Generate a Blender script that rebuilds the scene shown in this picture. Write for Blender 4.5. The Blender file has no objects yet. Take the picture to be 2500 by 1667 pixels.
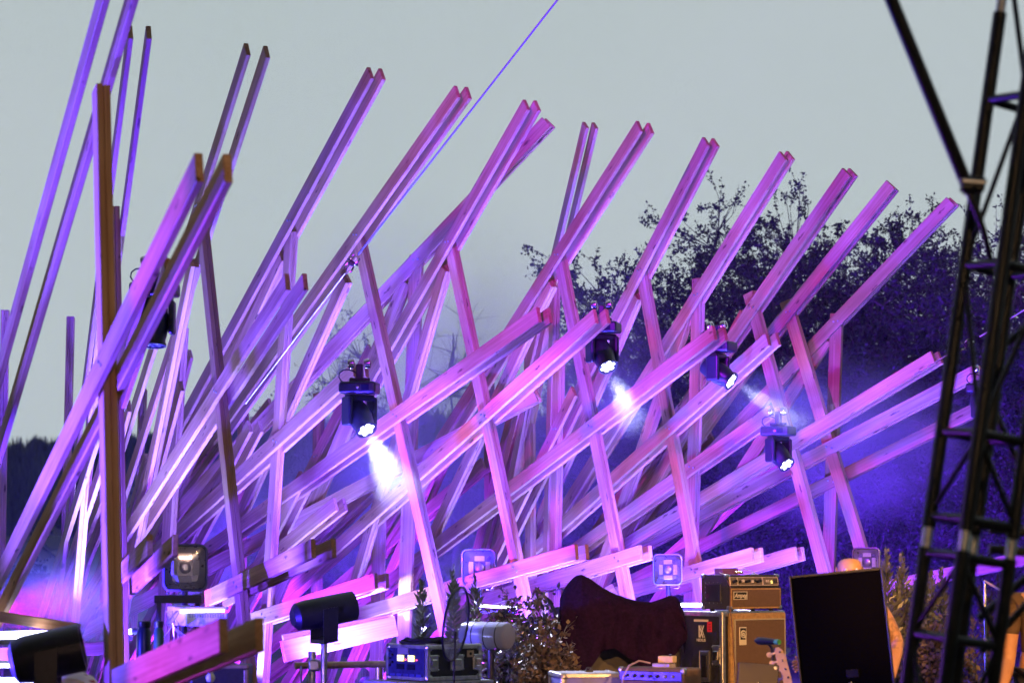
import bpy, bmesh, math, random
import numpy as np
from mathutils import Vector, Matrix, noise as mnoise
R = math.radians
random.seed(7)
rng = np.random.default_rng(11)

# ------------------------------------------------------------------ camera, sky, exposure
scene = bpy.context.scene
C = scene.collection
FPX, CX, CY, HORIZON = 5903.0, 1250.0, 833.5, 1380.0      # photograph pixels (2500 x 1667)
PITCH = math.atan((HORIZON - CY) / FPX)
CAM = Vector((0, 0, 1.6))
cd = bpy.data.cameras.new('camera')
cam = bpy.data.objects.new('camera', cd); C.objects.link(cam)
cd.sensor_width = 36; cd.lens = FPX * 36 / 2500
cd.clip_start = 0.5; cd.clip_end = 6000
cd.dof.use_dof = True; cd.dof.focus_distance = 22.5; cd.dof.aperture_fstop = 3.0
cam.location = CAM; cam.rotation_euler = (R(90) + PITCH, 0, 0)
scene.camera = cam

world = bpy.data.worlds.new('World'); scene.world = world; world.use_nodes = True
wn, wl = world.node_tree.nodes, world.node_tree.links
bg = wn['Background']
sky = wn.new('ShaderNodeTexSky'); sky.sky_type = 'NISHITA'; sky.sun_disc = False
SUN_EL, SUN_ROT = R(4), R(250)
sky.sun_elevation = SUN_EL; sky.sun_rotation = SUN_ROT; sky.air_density = 1.0; sky.dust_density = 3.0
hs = wn.new('ShaderNodeHueSaturation'); hs.inputs['Saturation'].default_value = 0.25
mx = wn.new('ShaderNodeMix'); mx.data_type = 'RGBA'; mx.inputs[0].default_value = 0.88
mx.inputs[7].default_value = (4.2, 4.75, 4.9, 1)                  # even grey cloud cover
wl.new(sky.outputs[0], hs.inputs['Color']); wl.new(hs.outputs[0], mx.inputs[6])
# dusk: the whole dome fades evenly away from the afterglow ahead
wtc = wn.new('ShaderNodeTexCoord'); wdt = wn.new('ShaderNodeVectorMath'); wdt.operation = 'DOT_PRODUCT'
wdt.inputs[1].default_value = Vector((.12, 1, .12)).normalized()
wmr = wn.new('ShaderNodeMapRange'); wmr.interpolation_type = 'SMOOTHSTEP'
for k_, v_ in (('From Min', -.7), ('From Max', .97), ('To Min', .13), ('To Max', 1.0)): wmr.inputs[k_].default_value = v_
wpw = wn.new('ShaderNodeMath'); wpw.operation = 'POWER'; wpw.inputs[1].default_value = 1.5
wml = wn.new('ShaderNodeMix'); wml.data_type = 'RGBA'; wml.blend_type = 'MULTIPLY'; wml.inputs[0].default_value = 1
wl.new(wtc.outputs['Generated'], wdt.inputs[0]); wl.new(wdt.outputs['Value'], wmr.inputs['Value']); wl.new(wmr.outputs[0], wpw.inputs[0])
wnz = wn.new('ShaderNodeTexNoise'); wnz.inputs['Scale'].default_value = 3.2; wnz.inputs['Detail'].default_value = 4; wl.new(wtc.outputs['Generated'], wnz.inputs['Vector'])
wcr = wn.new('ShaderNodeValToRGB'); wcr.color_ramp.elements[0].position = .35; wcr.color_ramp.elements[0].color = (.93, .96, .93, 1); wcr.color_ramp.elements[1].position = .65; wcr.color_ramp.elements[1].color = (1.0, 1.0, 1.0, 1)
wl.new(wnz.outputs['Fac'], wcr.inputs[0]); wm2 = wn.new('ShaderNodeMix'); wm2.data_type = 'RGBA'; wm2.blend_type = 'MULTIPLY'; wm2.inputs[0].default_value = 1
wl.new(mx.outputs[2], wm2.inputs[6]); wl.new(wcr.outputs[0], wm2.inputs[7]); wl.new(wm2.outputs[2], wml.inputs[6]); wl.new(wpw.outputs[0], wml.inputs[7])
wl.new(wml.outputs[2], bg.inputs[0]); bg.inputs[1].default_value = 0.13

sd = bpy.data.lights.new('sun', 'SUN'); sd.energy = 0.03; sd.angle = R(40); sd.color = (0.95, 0.97, 1.0)
sun = bpy.data.objects.new('sun', sd); C.objects.link(sun)
sun.rotation_euler = (R(50), 0, R(30))

scene.view_settings.view_transform = 'Standard'; scene.view_settings.look = 'None'
scene.view_settings.gamma = 1; scene.view_settings.exposure = 0
scene.view_settings.use_curve_mapping = False
scene.render.engine = 'CYCLES'
cy = scene.cycles
cy.max_bounces = 5; cy.diffuse_bounces = 2; cy.glossy_bounces = 2; cy.transmission_bounces = 4
cy.transparent_max_bounces = 12; cy.volume_bounces = 0
cy.use_adaptive_sampling = True; cy.adaptive_threshold = .04; cy.adaptive_min_samples = 12; cy.sample_clamp_indirect = 4; cy.use_denoising = True
try: cy.volume_step_rate = 4
except Exception: pass

# ------------------------------------------------------------------ pixel helpers
RIGHT = Vector((1, 0, 0)); UP = Vector((0, -math.sin(PITCH), math.cos(PITCH))); FWD = Vector((0, math.cos(PITCH), math.sin(PITCH)))
def ray(px, py): return (RIGHT * ((px - CX) / FPX) + UP * (-(py - CY) / FPX) + FWD)
def P(px, py, d):                     # the point of that pixel's ray at d metres ahead
    r = ray(px, py); return CAM + r * (d / r.y)
def onplane(px, py, a, n):
    r = ray(px, py); return CAM + r * ((a - CAM).dot(n) / r.dot(n))
def sc(d): return FPX / d             # pixels per metre at distance d

# ------------------------------------------------------------------ materials
MATS = {}
def nodes(name):
    m = bpy.data.materials.new(name); m.use_nodes = True
    nt = m.node_tree; b = nt.nodes['Principled BSDF']; MATS[name] = m
    return m, nt, nt.nodes, nt.links, b
def mat(name, col, rough=0.6, metal=0.0, var=0.25, scale=8.0, bump=0.0, spec=None, detail=5, stretch=None):
    if name in MATS: return MATS[name]
    m, nt, N, L, b = nodes(name)
    tc = N.new('ShaderNodeTexCoord'); mp = N.new('ShaderNodeMapping')
    if stretch: mp.inputs['Scale'].default_value = stretch
    nz = N.new('ShaderNodeTexNoise'); nz.inputs['Scale'].default_value = scale; nz.inputs['Detail'].default_value = detail
    L.new(tc.outputs['Object'], mp.inputs[0]); L.new(mp.outputs[0], nz.inputs['Vector'])
    cr = N.new('ShaderNodeValToRGB')
    cr.color_ramp.elements[0].position = 0.3; cr.color_ramp.elements[1].position = 0.7
    cr.color_ramp.elements[0].color = [c * (1 - var) for c in col[:3]] + [1]
    cr.color_ramp.elements[1].color = [min(1, c * (1 + var)) for c in col[:3]] + [1]
    L.new(nz.outputs['Fac'], cr.inputs[0]); L.new(cr.outputs[0], b.inputs['Base Color'])
    mr = N.new('ShaderNodeMapRange'); mr.inputs['To Min'].default_value = max(0.03, rough - 0.12); mr.inputs['To Max'].default_value = min(1, rough + 0.12)
    L.new(nz.outputs['Fac'], mr.inputs['Value']); L.new(mr.outputs[0], b.inputs['Roughness'])
    b.inputs['Metallic'].default_value = metal
    if spec is not None: b.inputs['Specular IOR Level'].default_value = spec
    if bump:
        bp = N.new('ShaderNodeBump'); bp.inputs['Strength'].default_value = bump; bp.inputs['Distance'].default_value = 0.01
        L.new(nz.outputs['Fac'], bp.inputs['Height']); L.new(bp.outputs[0], b.inputs['Normal'])
    return m
def emit(name, col, strength):
    if name in MATS: return MATS[name]
    m, nt, N, L, b = nodes(name)
    b.inputs['Base Color'].default_value = (.7, .7, .75, 1)
    b.inputs['Emission Color'].default_value = (*col, 1); b.inputs['Emission Strength'].default_value = strength
    return m

def wood_material():
    m, nt, N, L, b = nodes('lumber')
    tc = N.new('ShaderNodeTexCoord'); oi = N.new('ShaderNodeObjectInfo')
    off = N.new('ShaderNodeVectorMath'); off.operation = 'MULTIPLY_ADD'
    cmb = N.new('ShaderNodeCombineXYZ')
    for k in range(3): L.new(oi.outputs['Random'], cmb.inputs[k])
    off.inputs[1].default_value = (37, 23, 51); L.new(cmb.outputs[0], off.inputs[0]); L.new(tc.outputs['Object'], off.inputs[2])
    def mapped(s):
        mp = N.new('ShaderNodeMapping'); mp.inputs['Scale'].default_value = s; L.new(off.outputs[0], mp.inputs[0]); return mp.outputs[0]
    g = N.new('ShaderNodeTexNoise'); g.inputs['Scale'].default_value = 1; g.inputs['Detail'].default_value = 6; g.inputs['Distortion'].default_value = 0.6
    L.new(mapped((1.1, 55, 55)), g.inputs['Vector'])
    bl = N.new('ShaderNodeTexNoise'); bl.inputs['Scale'].default_value = 1; bl.inputs['Detail'].default_value = 3
    L.new(mapped((1.3, 7, 7)), bl.inputs['Vector'])
    wd = N.new('ShaderNodeTexNoise'); wd.inputs['Scale'].default_value = 22; wd.inputs['Detail'].default_value = 2
    L.new(off.outputs[0], wd.inputs['Vector'])
    vv = N.new('ShaderNodeVectorMath'); vv.operation = 'MULTIPLY_ADD'; vv.inputs[1].default_value = (.35, .35, .35)
    L.new(wd.outputs['Color'], vv.inputs[0]); L.new(mapped((2.6, 11, 11)), vv.inputs[2])
    vo = N.new('ShaderNodeTexVoronoi'); vo.inputs['Scale'].default_value = 1.0; L.new(vv.outputs[0], vo.inputs['Vector'])
    kn = N.new('ShaderNodeMapRange'); kn.inputs['From Min'].default_value = 0.07; kn.inputs['From Max'].default_value = 0.17
    kn.inputs['To Min'].default_value = 0.0; kn.inputs['To Max'].default_value = 1.0; L.new(vo.outputs['Distance'], kn.inputs['Value'])
    cr = N.new('ShaderNodeValToRGB'); e = cr.color_ramp.elements
    e[0].position = .28; e[0].color = (.38, .20, .095, 1); e[1].position = .72; e[1].color = (.60, .37, .205, 1)
    L.new(g.outputs['Fac'], cr.inputs[0])
    cb = N.new('ShaderNodeValToRGB'); e = cb.color_ramp.elements
    e[0].position = .3; e[0].color = (.72, .60, .50, 1); e[1].position = .65; e[1].color = (1, 1, 1, 1)
    L.new(bl.outputs['Fac'], cb.inputs[0])
    m1 = N.new('ShaderNodeMix'); m1.data_type = 'RGBA'; m1.blend_type = 'MULTIPLY'; m1.inputs[0].default_value = 1
    L.new(cr.outputs[0], m1.inputs[6]); L.new(cb.outputs[0], m1.inputs[7])
    ov = N.new('ShaderNodeMapRange'); ov.inputs['To Min'].default_value = .82; ov.inputs['To Max'].default_value = 1.18; L.new(oi.outputs['Random'], ov.inputs['Value'])
    hsv = N.new('ShaderNodeHueSaturation'); L.new(ov.outputs[0], hsv.inputs['Value']); L.new(m1.outputs[2], hsv.inputs['Color'])
    m2 = N.new('ShaderNodeMix'); m2.data_type = 'RGBA'; m2.inputs[6].default_value = (.12, .05, .022, 1)
    L.new(kn.outputs[0], m2.inputs[0]); L.new(hsv.outputs[0], m2.inputs[7])
    L.new(m2.outputs[2], b.inputs['Base Color'])
    b.inputs['Roughness'].default_value = .62; b.inputs['Specular IOR Level'].default_value = .3
    bp = N.new('ShaderNodeBump'); bp.inputs['Strength'].default_value = .25; bp.inputs['Distance'].default_value = .004
    L.new(g.outputs['Fac'], bp.inputs['Height']); L.new(bp.outputs[0], b.inputs['Normal'])
    return m
WOOD = wood_material()
BLACK = mat('black_powder_coat', (.006, .006, .008), .6, 0, .3, 30)
BLACKP = mat('black_plastic', (.010, .010, .012), .4, 0, .25, 20)
TOLEX = mat('black_tolex', (.03, .03, .032), .62, 0, .4, 160, .4)
STEEL = mat('brushed_steel', (.55, .55, .56), .35, 1, .15, 40)
ALU = mat('worn_aluminium', (.62, .62, .64), .42, 1, .2, 25)
TRUSSM = mat('black_truss_paint', (.008, .008, .010), .42, .0, .45, 18, spec=.35)
BRASS = mat('scaffold_pipe', (.55, .42, .25), .4, .85, .3, 18)
RUBBER = mat('black_rubber', (.02, .02, .02), .7, 0, .2, 20)

# ------------------------------------------------------------------ object helpers
WM = {}
def world_of(o): return WM.get(o.name, Matrix.Identity(4))
def put(o, parent=None, M=None):
    C.objects.link(o)
    M = M or Matrix.Identity(4)
    if parent is not None:
        o.parent = parent; o.matrix_parent_inverse = world_of(parent).inverted()
    o.matrix_basis = M; WM[o.name] = M
    return o
def tag(o, label=None, cat=None, group=None, kind=None):
    if label: o['label'] = label
    if cat: o['category'] = cat
    if group: o['group'] = group
    if kind: o['kind'] = kind
    return o
def thing(name, loc, label, cat, group=None):
    o = bpy.data.objects.new(name, None); o.empty_display_size = .1
    put(o, None, Matrix.Translation(Vector(loc))); return tag(o, label, cat, group)
def basis(x, y, z, o):                # columns -> matrix
    M = Matrix.Identity(4)
    for i, v in enumerate((x, y, z)):
        for k in range(3): M[k][i] = v[k]
    for k in range(3): M[k][3] = o[k]
    return M
def aim(o, d, roll_up=Vector((0, 0, 1))):   # local +Z along d
    z = Vector(d).normalized(); x = roll_up.cross(z)
    if x.length < 1e-4: x = Vector((1, 0, 0))
    x.normalize(); y = z.cross(x); return basis(x, y, z, o)

class MB:
    def __init__(s): s.bm = bmesh.new()
    def box(s, size, M=None, bevel=0.0, seg=2, taper=None):
        n0 = len(s.bm.verts)
        r = bmesh.ops.create_cube(s.bm, size=1.0)
        for v in r['verts']:
            v.co = Vector((v.co.x * size[0], v.co.y * size[1], v.co.z * size[2]))
            if taper and v.co.z > 0: v.co.x *= taper[0]; v.co.y *= taper[1]
        vs = r['verts']
        if bevel:
            es = list({e for v in vs for e in v.link_edges})
            q = bmesh.ops.bevel(s.bm, geom=es, offset=bevel, segments=seg, affect='EDGES', profile=.5)
            s.bm.verts.ensure_lookup_table(); vs = s.bm.verts[n0:] if False else list({v for f in q['faces'] for v in f.verts} | {v for v in vs if v.is_valid})
        if M is not None:
            for v in vs: v.co = M @ v.co
        return s
    def ring(s, pts): return [s.bm.verts.new(p) for p in pts]
    def loft(s, rings, close=True, cap=True):
        rs = [s.ring(r) for r in rings]
        for a, b in zip(rs, rs[1:]):
            n = len(a)
            for i in range(n if close else n - 1):
                j = (i + 1) % n
                try: s.bm.faces.new((a[i], a[j], b[j], b[i]))
                except ValueError: pass
        if cap and close:
            try: s.bm.faces.new(list(reversed(rs[0]))); s.bm.faces.new(rs[-1])
            except ValueError: pass
        return s
    def tube(s, path, r, n=10, cap=True):
        path = [Vector(p) for p in path]; rings = []
        rr = r if isinstance(r, (list, tuple)) else [r] * len(path)
        up = Vector((.13, .27, .95)).normalized()
        for i, p in enumerate(path):
            d = (path[min(i + 1, len(path) - 1)] - path[max(i - 1, 0)]).normalized()
            x = d.cross(up)
            if x.length < 1e-3: x = d.cross(Vector((1, 0, 0)))
            x.normalize(); y = d.cross(x).normalized()
            rings.append([p + (x * math.cos(2 * math.pi * k / n) + y * math.sin(2 * math.pi * k / n)) * rr[i] for k in range(n)])
        return s.loft(rings, True, cap)
    def lathe(s, prof, M=None, n=24, cap=True):      # prof: (radius, z)
        M = M or Matrix.Identity(4)
        rings = [[M @ Vector((r * math.cos(2 * math.pi * k / n), r * math.sin(2 * math.pi * k / n), z)) for k in range(n)] for r, z in prof]
        return s.loft(rings, True, cap)
    def quad(s, pts):
        s.bm.faces.new([s.bm.verts.new(p) for p in pts]); return s
    def build(s, name, m, parent=None, M=None, smooth=False):
        me = bpy.data.meshes.new(name)
        bmesh.ops.recalc_face_normals(s.bm, faces=s.bm.faces)
        if M is not None:
            pass
        s.bm.to_mesh(me); s.bm.free(); me.materials.append(m)
        if smooth:
            for p in me.polygons: p.use_smooth = True
            try: me.set_sharp_from_angle(angle=R(40))
            except Exception: pass
        o = bpy.data.objects.new(name, me)
        return put(o, parent, M)
def raw(name, V, F, m, parent=None, smooth=False):
    me = bpy.data.meshes.new(name)
    V = np.asarray(V, dtype=np.float32); F = np.asarray(F, dtype=np.int32)
    k = F.shape[1]
    me.vertices.add(len(V)); me.vertices.foreach_set('co', V.ravel())
    me.loops.add(F.size); me.loops.foreach_set('vertex_index', F.ravel())
    me.polygons.add(len(F)); me.polygons.foreach_set('loop_start', np.arange(0, F.size, k, dtype=np.int32))
    try: me.polygons.foreach_set('loop_total', np.full(len(F), k, dtype=np.int32))
    except Exception: pass
    me.update(); me.validate(); me.materials.append(m)
    if smooth: me.polygons.foreach_set('use_smooth', np.ones(len(F), dtype=bool))
    return put(bpy.data.objects.new(name, me), parent)
def text(name, s, size, m, parent, M, extrude=.001, shear=0.0, bold=0.0):
    cu = bpy.data.curves.new('t', 'FONT'); cu.body = s; cu.size = size; cu.extrude = extrude; cu.shear = shear; cu.offset = bold
    cu.align_x = 'CENTER'; cu.align_y = 'CENTER'
    t = bpy.data.objects.new('t', cu); C.objects.link(t)
    dg = bpy.context.evaluated_depsgraph_get()
    me = bpy.data.meshes.new_from_object(t.evaluated_get(dg)); bpy.data.objects.remove(t); bpy.data.curves.remove(cu)
    me.materials.clear(); me.materials.append(m)
    return put(bpy.data.objects.new(name, me), parent, M)
def lamp(kind, parent, M, energy, col, size=R(60), blend=.4, radius=.08, name='lamp'):
    ld = bpy.data.lights.new(name, kind); ld.energy = energy; ld.color = col
    if kind == 'SPOT': ld.spot_size = size; ld.spot_blend = blend
    ld.shadow_soft_size = radius
    # spot shines along local -Z: turn the matrix round
    return put(bpy.data.objects.new(name, ld), parent, M @ Matrix.Rotation(math.pi, 4, 'X'))

# ================================================================== SETTING
GRASS = mat('dry_grass', (.05, .055, .03), .9, 0, .4, .6)
g = MB(); n = 40
for i in range(1): g.quad([(-3500, -200, 0), (3500, -200, 0), (3500, 5200, 0), (-3500, 5200, 0)])
tag(g.build('ground', GRASS), kind='structure')

# far ridge on the left
HILLM = mat('hill_brush', (.035, .04, .026), .95, 0, .4, .02)
def hill_h(x, y):
    t = (y - 650) / 900
    if t <= 0: return -2.0
    e = min(1, t); e = e * e * (3 - 2 * e)
    u = (x + 150) / 520
    return e * (72 + 16 * math.sin(x * .006 + 1) + 12 * mnoise.noise((x * .004, y * .004, 0)) - 34 * max(0, u) - 10 * max(0, u) ** 2)
xs = np.linspace(-700, 700, 71); ys = np.linspace(640, 1800, 40)
V = [(x, y, hill_h(x, y)) for y in ys for x in xs]
F = [(j * 71 + i, j * 71 + i + 1, (j + 1) * 71 + i + 1, (j + 1) * 71 + i) for j in range(39) for i in range(70)]
tag(raw('hill', V, F, HILLM, smooth=True), kind='structure')
CONI = mat('far_conifer', (.028, .036, .022), .95, 0, .5, .05)
V, F = [], []
for k in range(5200):
    y = random.uniform(760, 1620); x = random.uniform(-.235, .03) * y
    z = hill_h(x, y)
    if z < 12: continue
    h = random.uniform(9, 21) ; w = h * random.uniform(.15, .22); b0 = len(V)
    for lay in range(3):
        zb = z + h * (lay * .3 - .05); r = w * (1 - .3 * lay); zt = z + h * (.45 + lay * .275)
        c0 = len(V); a0 = random.random() * 6
        for q in range(6):
            rr = r * random.uniform(.7, 1.15)
            V.append((x + rr * math.cos(a0 + q * 1.047), y + rr * math.sin(a0 + q * 1.047), zb + random.uniform(-.5, .5)))
        V.append((x + random.uniform(-.3, .3), y, zt))
        for q in range(6): F.append((c0 + q, c0 + (q + 1) % 6, c0 + 6))
tag(raw('far_wood', V, F, CONI), 'dark conifer wood covering the distant ridge', 'wood', kind='stuff')

# far houses below the ridge
SIDING = mat('cream_siding', (.55, .5, .46), .8, 0, .1, 3); ROOFM = mat('dark_shingle', (.06, .06, .075), .85, 0, .3, 6)
GLASSD = mat('dark_window_glass', (.05, .06, .09), .12, 0, .2, 3); TRIM = mat('white_trim', (.75, .75, .75), .6, 0, .05, 3)
def house(px, pybase, d, w, dep, h, rh, label, rz=0):
    b = P(px, pybase, d)
    t = thing('house', b, label, 'house', 'far houses below the ridge')
    M = Matrix.Translation(b) @ Matrix.Rotation(rz, 4, 'Z')
    m = MB(); m.loft([[M @ Vector(p) for p in ((-w/2, -dep/2, -8), (w/2, -dep/2, -8), (w/2, dep/2, -8), (-w/2, dep/2, -8))],
                      [M @ Vector(p) for p in ((-w/2, -dep/2, h), (w/2, -dep/2, h), (w/2, dep/2, h), (-w/2, dep/2, h))]])
    m.bm.faces.new([m.bm.verts.new(M @ Vector(p)) for p in ((-w/2, -dep/2, h), (w/2, -dep/2, h), (0, -dep/2, h + rh))])
    m.build('wall', SIDING, t)
    m = MB()
    for s in (-1, 1):
        e = Vector((s * (w/2 + .5), 0, h - .3)); tp = Vector((0, 0, h + rh + .12)); nn = Vector((s * rh, 0, w/2)).normalized() * .25
        pr = [(e.x, e.z), (tp.x, tp.z), (tp.x, tp.z + .3), (e.x + nn.x * .2, e.z + .3)]
        m.loft([[M @ Vector((a, yy, c)) for a, c in pr] for yy in (-dep/2 - .5, dep/2 + .5)])
    m.build('roof', ROOFM, t)
    for wx, wz in ((-w*.25, h*.35), (w*.22, h*.35), (0, h*.95)):
        f = MB().box((1.5, .12, 1.7), M @ Matrix.Translation((wx, -dep/2 - .05, wz))).build('window', TRIM, t)
        MB().box((1.2, .1, 1.4), M @ Matrix.Translation((wx, -dep/2 - .1, wz))).build('pane', GLASSD, f)
house(122, 1385, 610, 8.5, 12, 4.6, 3.0, 'pale gabled house under the ridge, nearest of the far houses', R(-25))
house(118, 1325, 760, 8, 10, 3.6, 2.4, 'small cream house higher on the slope behind the nearest far house', R(20))
house(60, 1400, 560, 10, 12, 3.6, 3.2, 'dark roofed house low at the left behind the slanting beams', R(35))
house(318, 1225, 900, 9, 9, 3.4, 2.6, 'tiny pale house at the foot of the ridge between the left posts', R(10))

# ------------------------------------------------------------------ trees
LEAFR = mat('hawthorn_leaf', (.022, .025, .026), .6, 0, .5, 2.5)
BARK = mat('grey_bark', (.09, .075, .065), .9, 0, .4, 12)
def frames_np(D):
    up = np.tile(np.array([.13, .21, .97]), (len(D), 1)); x = np.cross(D, up); x /= np.linalg.norm(x, axis=1)[:, None] + 1e-9
    return x, np.cross(D, x)
def segs(A, B, ra, rb, k=4):                       # many tapered twigs at once
    A, B = np.asarray(A), np.asarray(B); D = B - A; L = np.linalg.norm(D, axis=1)[:, None] + 1e-9; D = D / L
    x, y = frames_np(D); nn = len(A); V = np.zeros((nn, 2 * k, 3))
    for i in range(k):
        a = 2 * math.pi * i / k; o = x * math.cos(a) + y * math.sin(a)
        V[:, i] = A + o * np.asarray(ra)[:, None]; V[:, k + i] = B + o * np.asarray(rb)[:, None]
    F = [[i, (i + 1) % k, k + (i + 1) % k, k + i] for i in range(k)]
    F = (np.arange(nn)[:, None, None] * 2 * k + np.array(F)[None]).reshape(-1, 4)
    return V.reshape(-1, 3), F
def leaves_np(P0, D, ln, wd, r):
    nn = len(P0); x, y = frames_np(D); a = r.uniform(0, 6.28, nn)[:, None]; side = x * np.cos(a) + y * np.sin(a)
    nrm = np.cross(D, side); b = P0; m1 = P0 + D * ln[:, None] * .5 + side * wd[:, None] + nrm * wd[:, None] * .3; t = P0 + D * ln[:, None]; m2 = P0 + D * ln[:, None] * .5 - side * wd[:, None] + nrm * wd[:, None] * .3
    V = np.stack([b, m1, t, m2], 1).reshape(-1, 3); F = np.arange(nn * 4).reshape(-1, 4); return V, F
def tree(name, px, topy, d, rx, ry, label, ntw=700, nlf=26, leaf=.055, bottom=.6, gap=.0, seed=1, group='trees behind the timber stage', leafm=None, cat='tree', limbs=26, sparse=0.0, twig_len=.55):
    r = np.random.default_rng(seed); top = P(px, topy, d).z; base = Vector((P(px, 1380, d).x, d, 0))
    t = thing(name, base, label, cat, group)
    cz = (top + bottom) / 2; rz = (top - bottom) / 2; ctr = np.array([base.x, base.y, cz])
    # crown cluster points in an uneven ellipsoid
    pts = []
    while len(pts) < ntw:
        q = r.normal(size=3); q /= np.linalg.norm(q); rad = r.uniform(0, 1) ** .42
        lump = .80 + .34 * mnoise.noise(Vector((q[0] * 1.7 + seed * 3.1, q[1] * 1.7, q[2] * 1.7))) + .16 * mnoise.noise(Vector((q[0] * 4.5 + seed, q[1] * 4.5, q[2] * 4.5)))
        p = ctr + q * rad * lump * np.array([rx, ry, rz * 1.12])
        if gap and mnoise.noise(Vector(p * 1.5)) < gap - .3: continue
        if p[2] < .3: continue
        pts.append(p)
    pts = np.array(pts)
    # limbs
    b = np.array(base); SA, SB, RA, RB = [], [], [], []
    r0 = .045 * (top ** .7) * .6
    tr = [b + np.array([0, 0, 0]), b + np.array([r.normal(0, .05), 0, top * .22]), b + np.array([r.normal(0, .12), r.normal(0, .1), top * .45]), b + np.array([r.normal(0, .2), r.normal(0, .1), top * .72])]
    nodes_ = []
    for i in range(3):
        SA.append(tr[i]); SB.append(tr[i + 1]); RA.append(r0 * (1 - .27 * i)); RB.append(r0 * (1 - .27 * (i + 1)))
        for f in (.3, .6, 1): nodes_.append(tr[i] * (1 - f) + tr[i + 1] * f)
    nodes_ = nodes_[2:]
    idx = r.choice(len(pts), min(limbs, len(pts)), replace=False)
    for i in idx:
        tgt = pts[i]; cand = [q for q in nodes_[:7] if q[2] < tgt[2] + .2] or [nodes_[0]]
        s = min(cand, key=lambda q: np.linalg.norm(q - tgt)); prev = s; L = np.linalg.norm(tgt - s)
        for f in (.25, .5, .75, 1.0):
            q = s * (1 - f) + tgt * f + r.normal(0, .06, 3) * L * .5 * (f < 1) + np.array([0, 0, .10 * L * math.sin(f * 3.1)])
            SA.append(prev); SB.append(q); RA.append(r0 * .38 * (1.15 - f) + .006); RB.append(r0 * .38 * (.9 - f * .85) + .005); prev = q; nodes_.append(q)
    V, F = segs(SA, SB, RA, RB, 6); raw('trunk', V, F, BARK, t, True)
    nd = np.array(nodes_); A, B = [], []; 
    d2 = ((pts[:, None] - nd[None]) ** 2).sum(2); near = nd[d2.argmin(1)]
    dirs = pts - near; dl = np.linalg.norm(dirs, axis=1)[:, None] + 1e-6; dirs = dirs / dl * .6 + r.normal(0, .45, pts.shape) + np.array([0, 0, .25]); dirs /= np.linalg.norm(dirs, axis=1)[:, None]
    tips = pts + dirs * (twig_len * r.uniform(.5, 1.2, len(pts)))[:, None]
    V1, F1 = segs(near, pts, np.full(len(pts), .012), np.full(len(pts), .006), 3)
    V2, F2 = segs(pts, tips, np.full(len(pts), .006), np.full(len(pts), .003), 3)
    sub = r.integers(0, len(pts), len(pts) * 2); f = r.uniform(.2, .9, len(sub))[:, None]; s0 = pts[sub] * (1 - f) + tips[sub] * f
    s1 = s0 + (dirs[sub] * .5 + r.normal(0, .5, s0.shape)) * (twig_len * .4)
    V3, F3 = segs(s0, s1, np.full(len(sub), .004), np.full(len(sub), .002), 3)
    V = np.concatenate([V1, V2, V3]); F = np.concatenate([F1, F2 + len(V1), F3 + len(V1) + len(V2)])
    raw('twigs', V, F, BARK, t)
    if nlf:
        keep = r.uniform(size=len(pts)) >= sparse; kp = np.where(keep)[0]
        li = np.repeat(kp, nlf); f = r.uniform(.0, 1.05, len(li))[:, None]
        onsub = r.uniform(size=len(li)) < .6
        p0 = pts[li] * (1 - f) + tips[li] * f
        si = r.integers(0, len(sub), len(li)); ok = keep[sub[si]]; f2 = r.uniform(0, 1, len(li))[:, None]
        q0 = s0[si] * (1 - f2) + s1[si] * f2; use = onsub & ok; p0[use] = q0[use]
        p0 = p0 + r.normal(0, .02, p0.shape)
        D = r.normal(size=p0.shape) + np.array([0, 0, .2]); D /= np.linalg.norm(D, axis=1)[:, None]
        V, F = leaves_np(p0, D, leaf * r.uniform(.6, 1.3, len(p0)), leaf * .3 * r.uniform(.7, 1.3, len(p0)), r)
        raw('crown', V, F, leafm or LEAFR, t)
    return t
tree('hawthorn_tree', 1490, 555, 39, 1.7, 1.6, 'dark loose tree left of the tree row, its top above the hanging lights', 1200, 36, .07, -.6, .25, 3)
tree('hawthorn_tree', 1730, 500, 42, 1.9, 1.9, 'dark tree behind the middle upper beams, second of the row', 1900, 40, .07, -1, .2, 4)
tree('hawthorn_tree', 1975, 475, 41, 2.0, 1.8, 'dense dark tree in the middle of the row behind the upper beam tips', 2500, 42, .07, -1, .14, 5)
tree('hawthorn_tree', 2230, 490, 40, 2.0, 1.8, 'dense dark tree just left of the truss tower', 2700, 42, .07, -1, .1, 6)
tree('hawthorn_tree', 2490, 455, 38, 1.9, 1.7, 'dark tree behind the truss tower at the right edge', 2500, 42, .07, -1, .1, 8)
for px_, ty_, sd_, lab_ in ((1560, 1010, 31, 'low dark thicket under the leftmost leafy tree'), (1790, 930, 32, 'dark thicket behind the middle lower beams'), (2030, 880, 33, 'dark thicket behind the rightmost posts'), (2270, 870, 34, 'dark thicket behind the lower half of the truss tower'), (2500, 880, 35, 'dark thicket at the lower right edge')):
    tree('thicket', px_, ty_, 37, 1.35, 1.2, lab_, 900, 36, .06, -.4, .0, sd_, cat='bush')
tree('dead_tree', 1120, 720, 44, 1.35, .9, 'bare branching tree rising between the middle posts', 150, 0, bottom=1.9, seed=12, limbs=40, twig_len=.75)
tree('young_tree', 850, 735, 43, 1.1, 1.0, 'thin sparsely leaved tree behind the second light from the left', 260, 26, .055, .8, .3, 13, sparse=.35)
tree('young_tree', 660, 985, 45, .9, .8, 'small wispy tree low between the left middle posts', 170, 22, .055, .4, .3, 15, sparse=.4)
tree('bush', 1040, 985, 47, 1.5, 1.2, 'rounded bush behind the brightest light beam', 700, 36, .06, .1, .1, 16, cat='bush')
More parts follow.
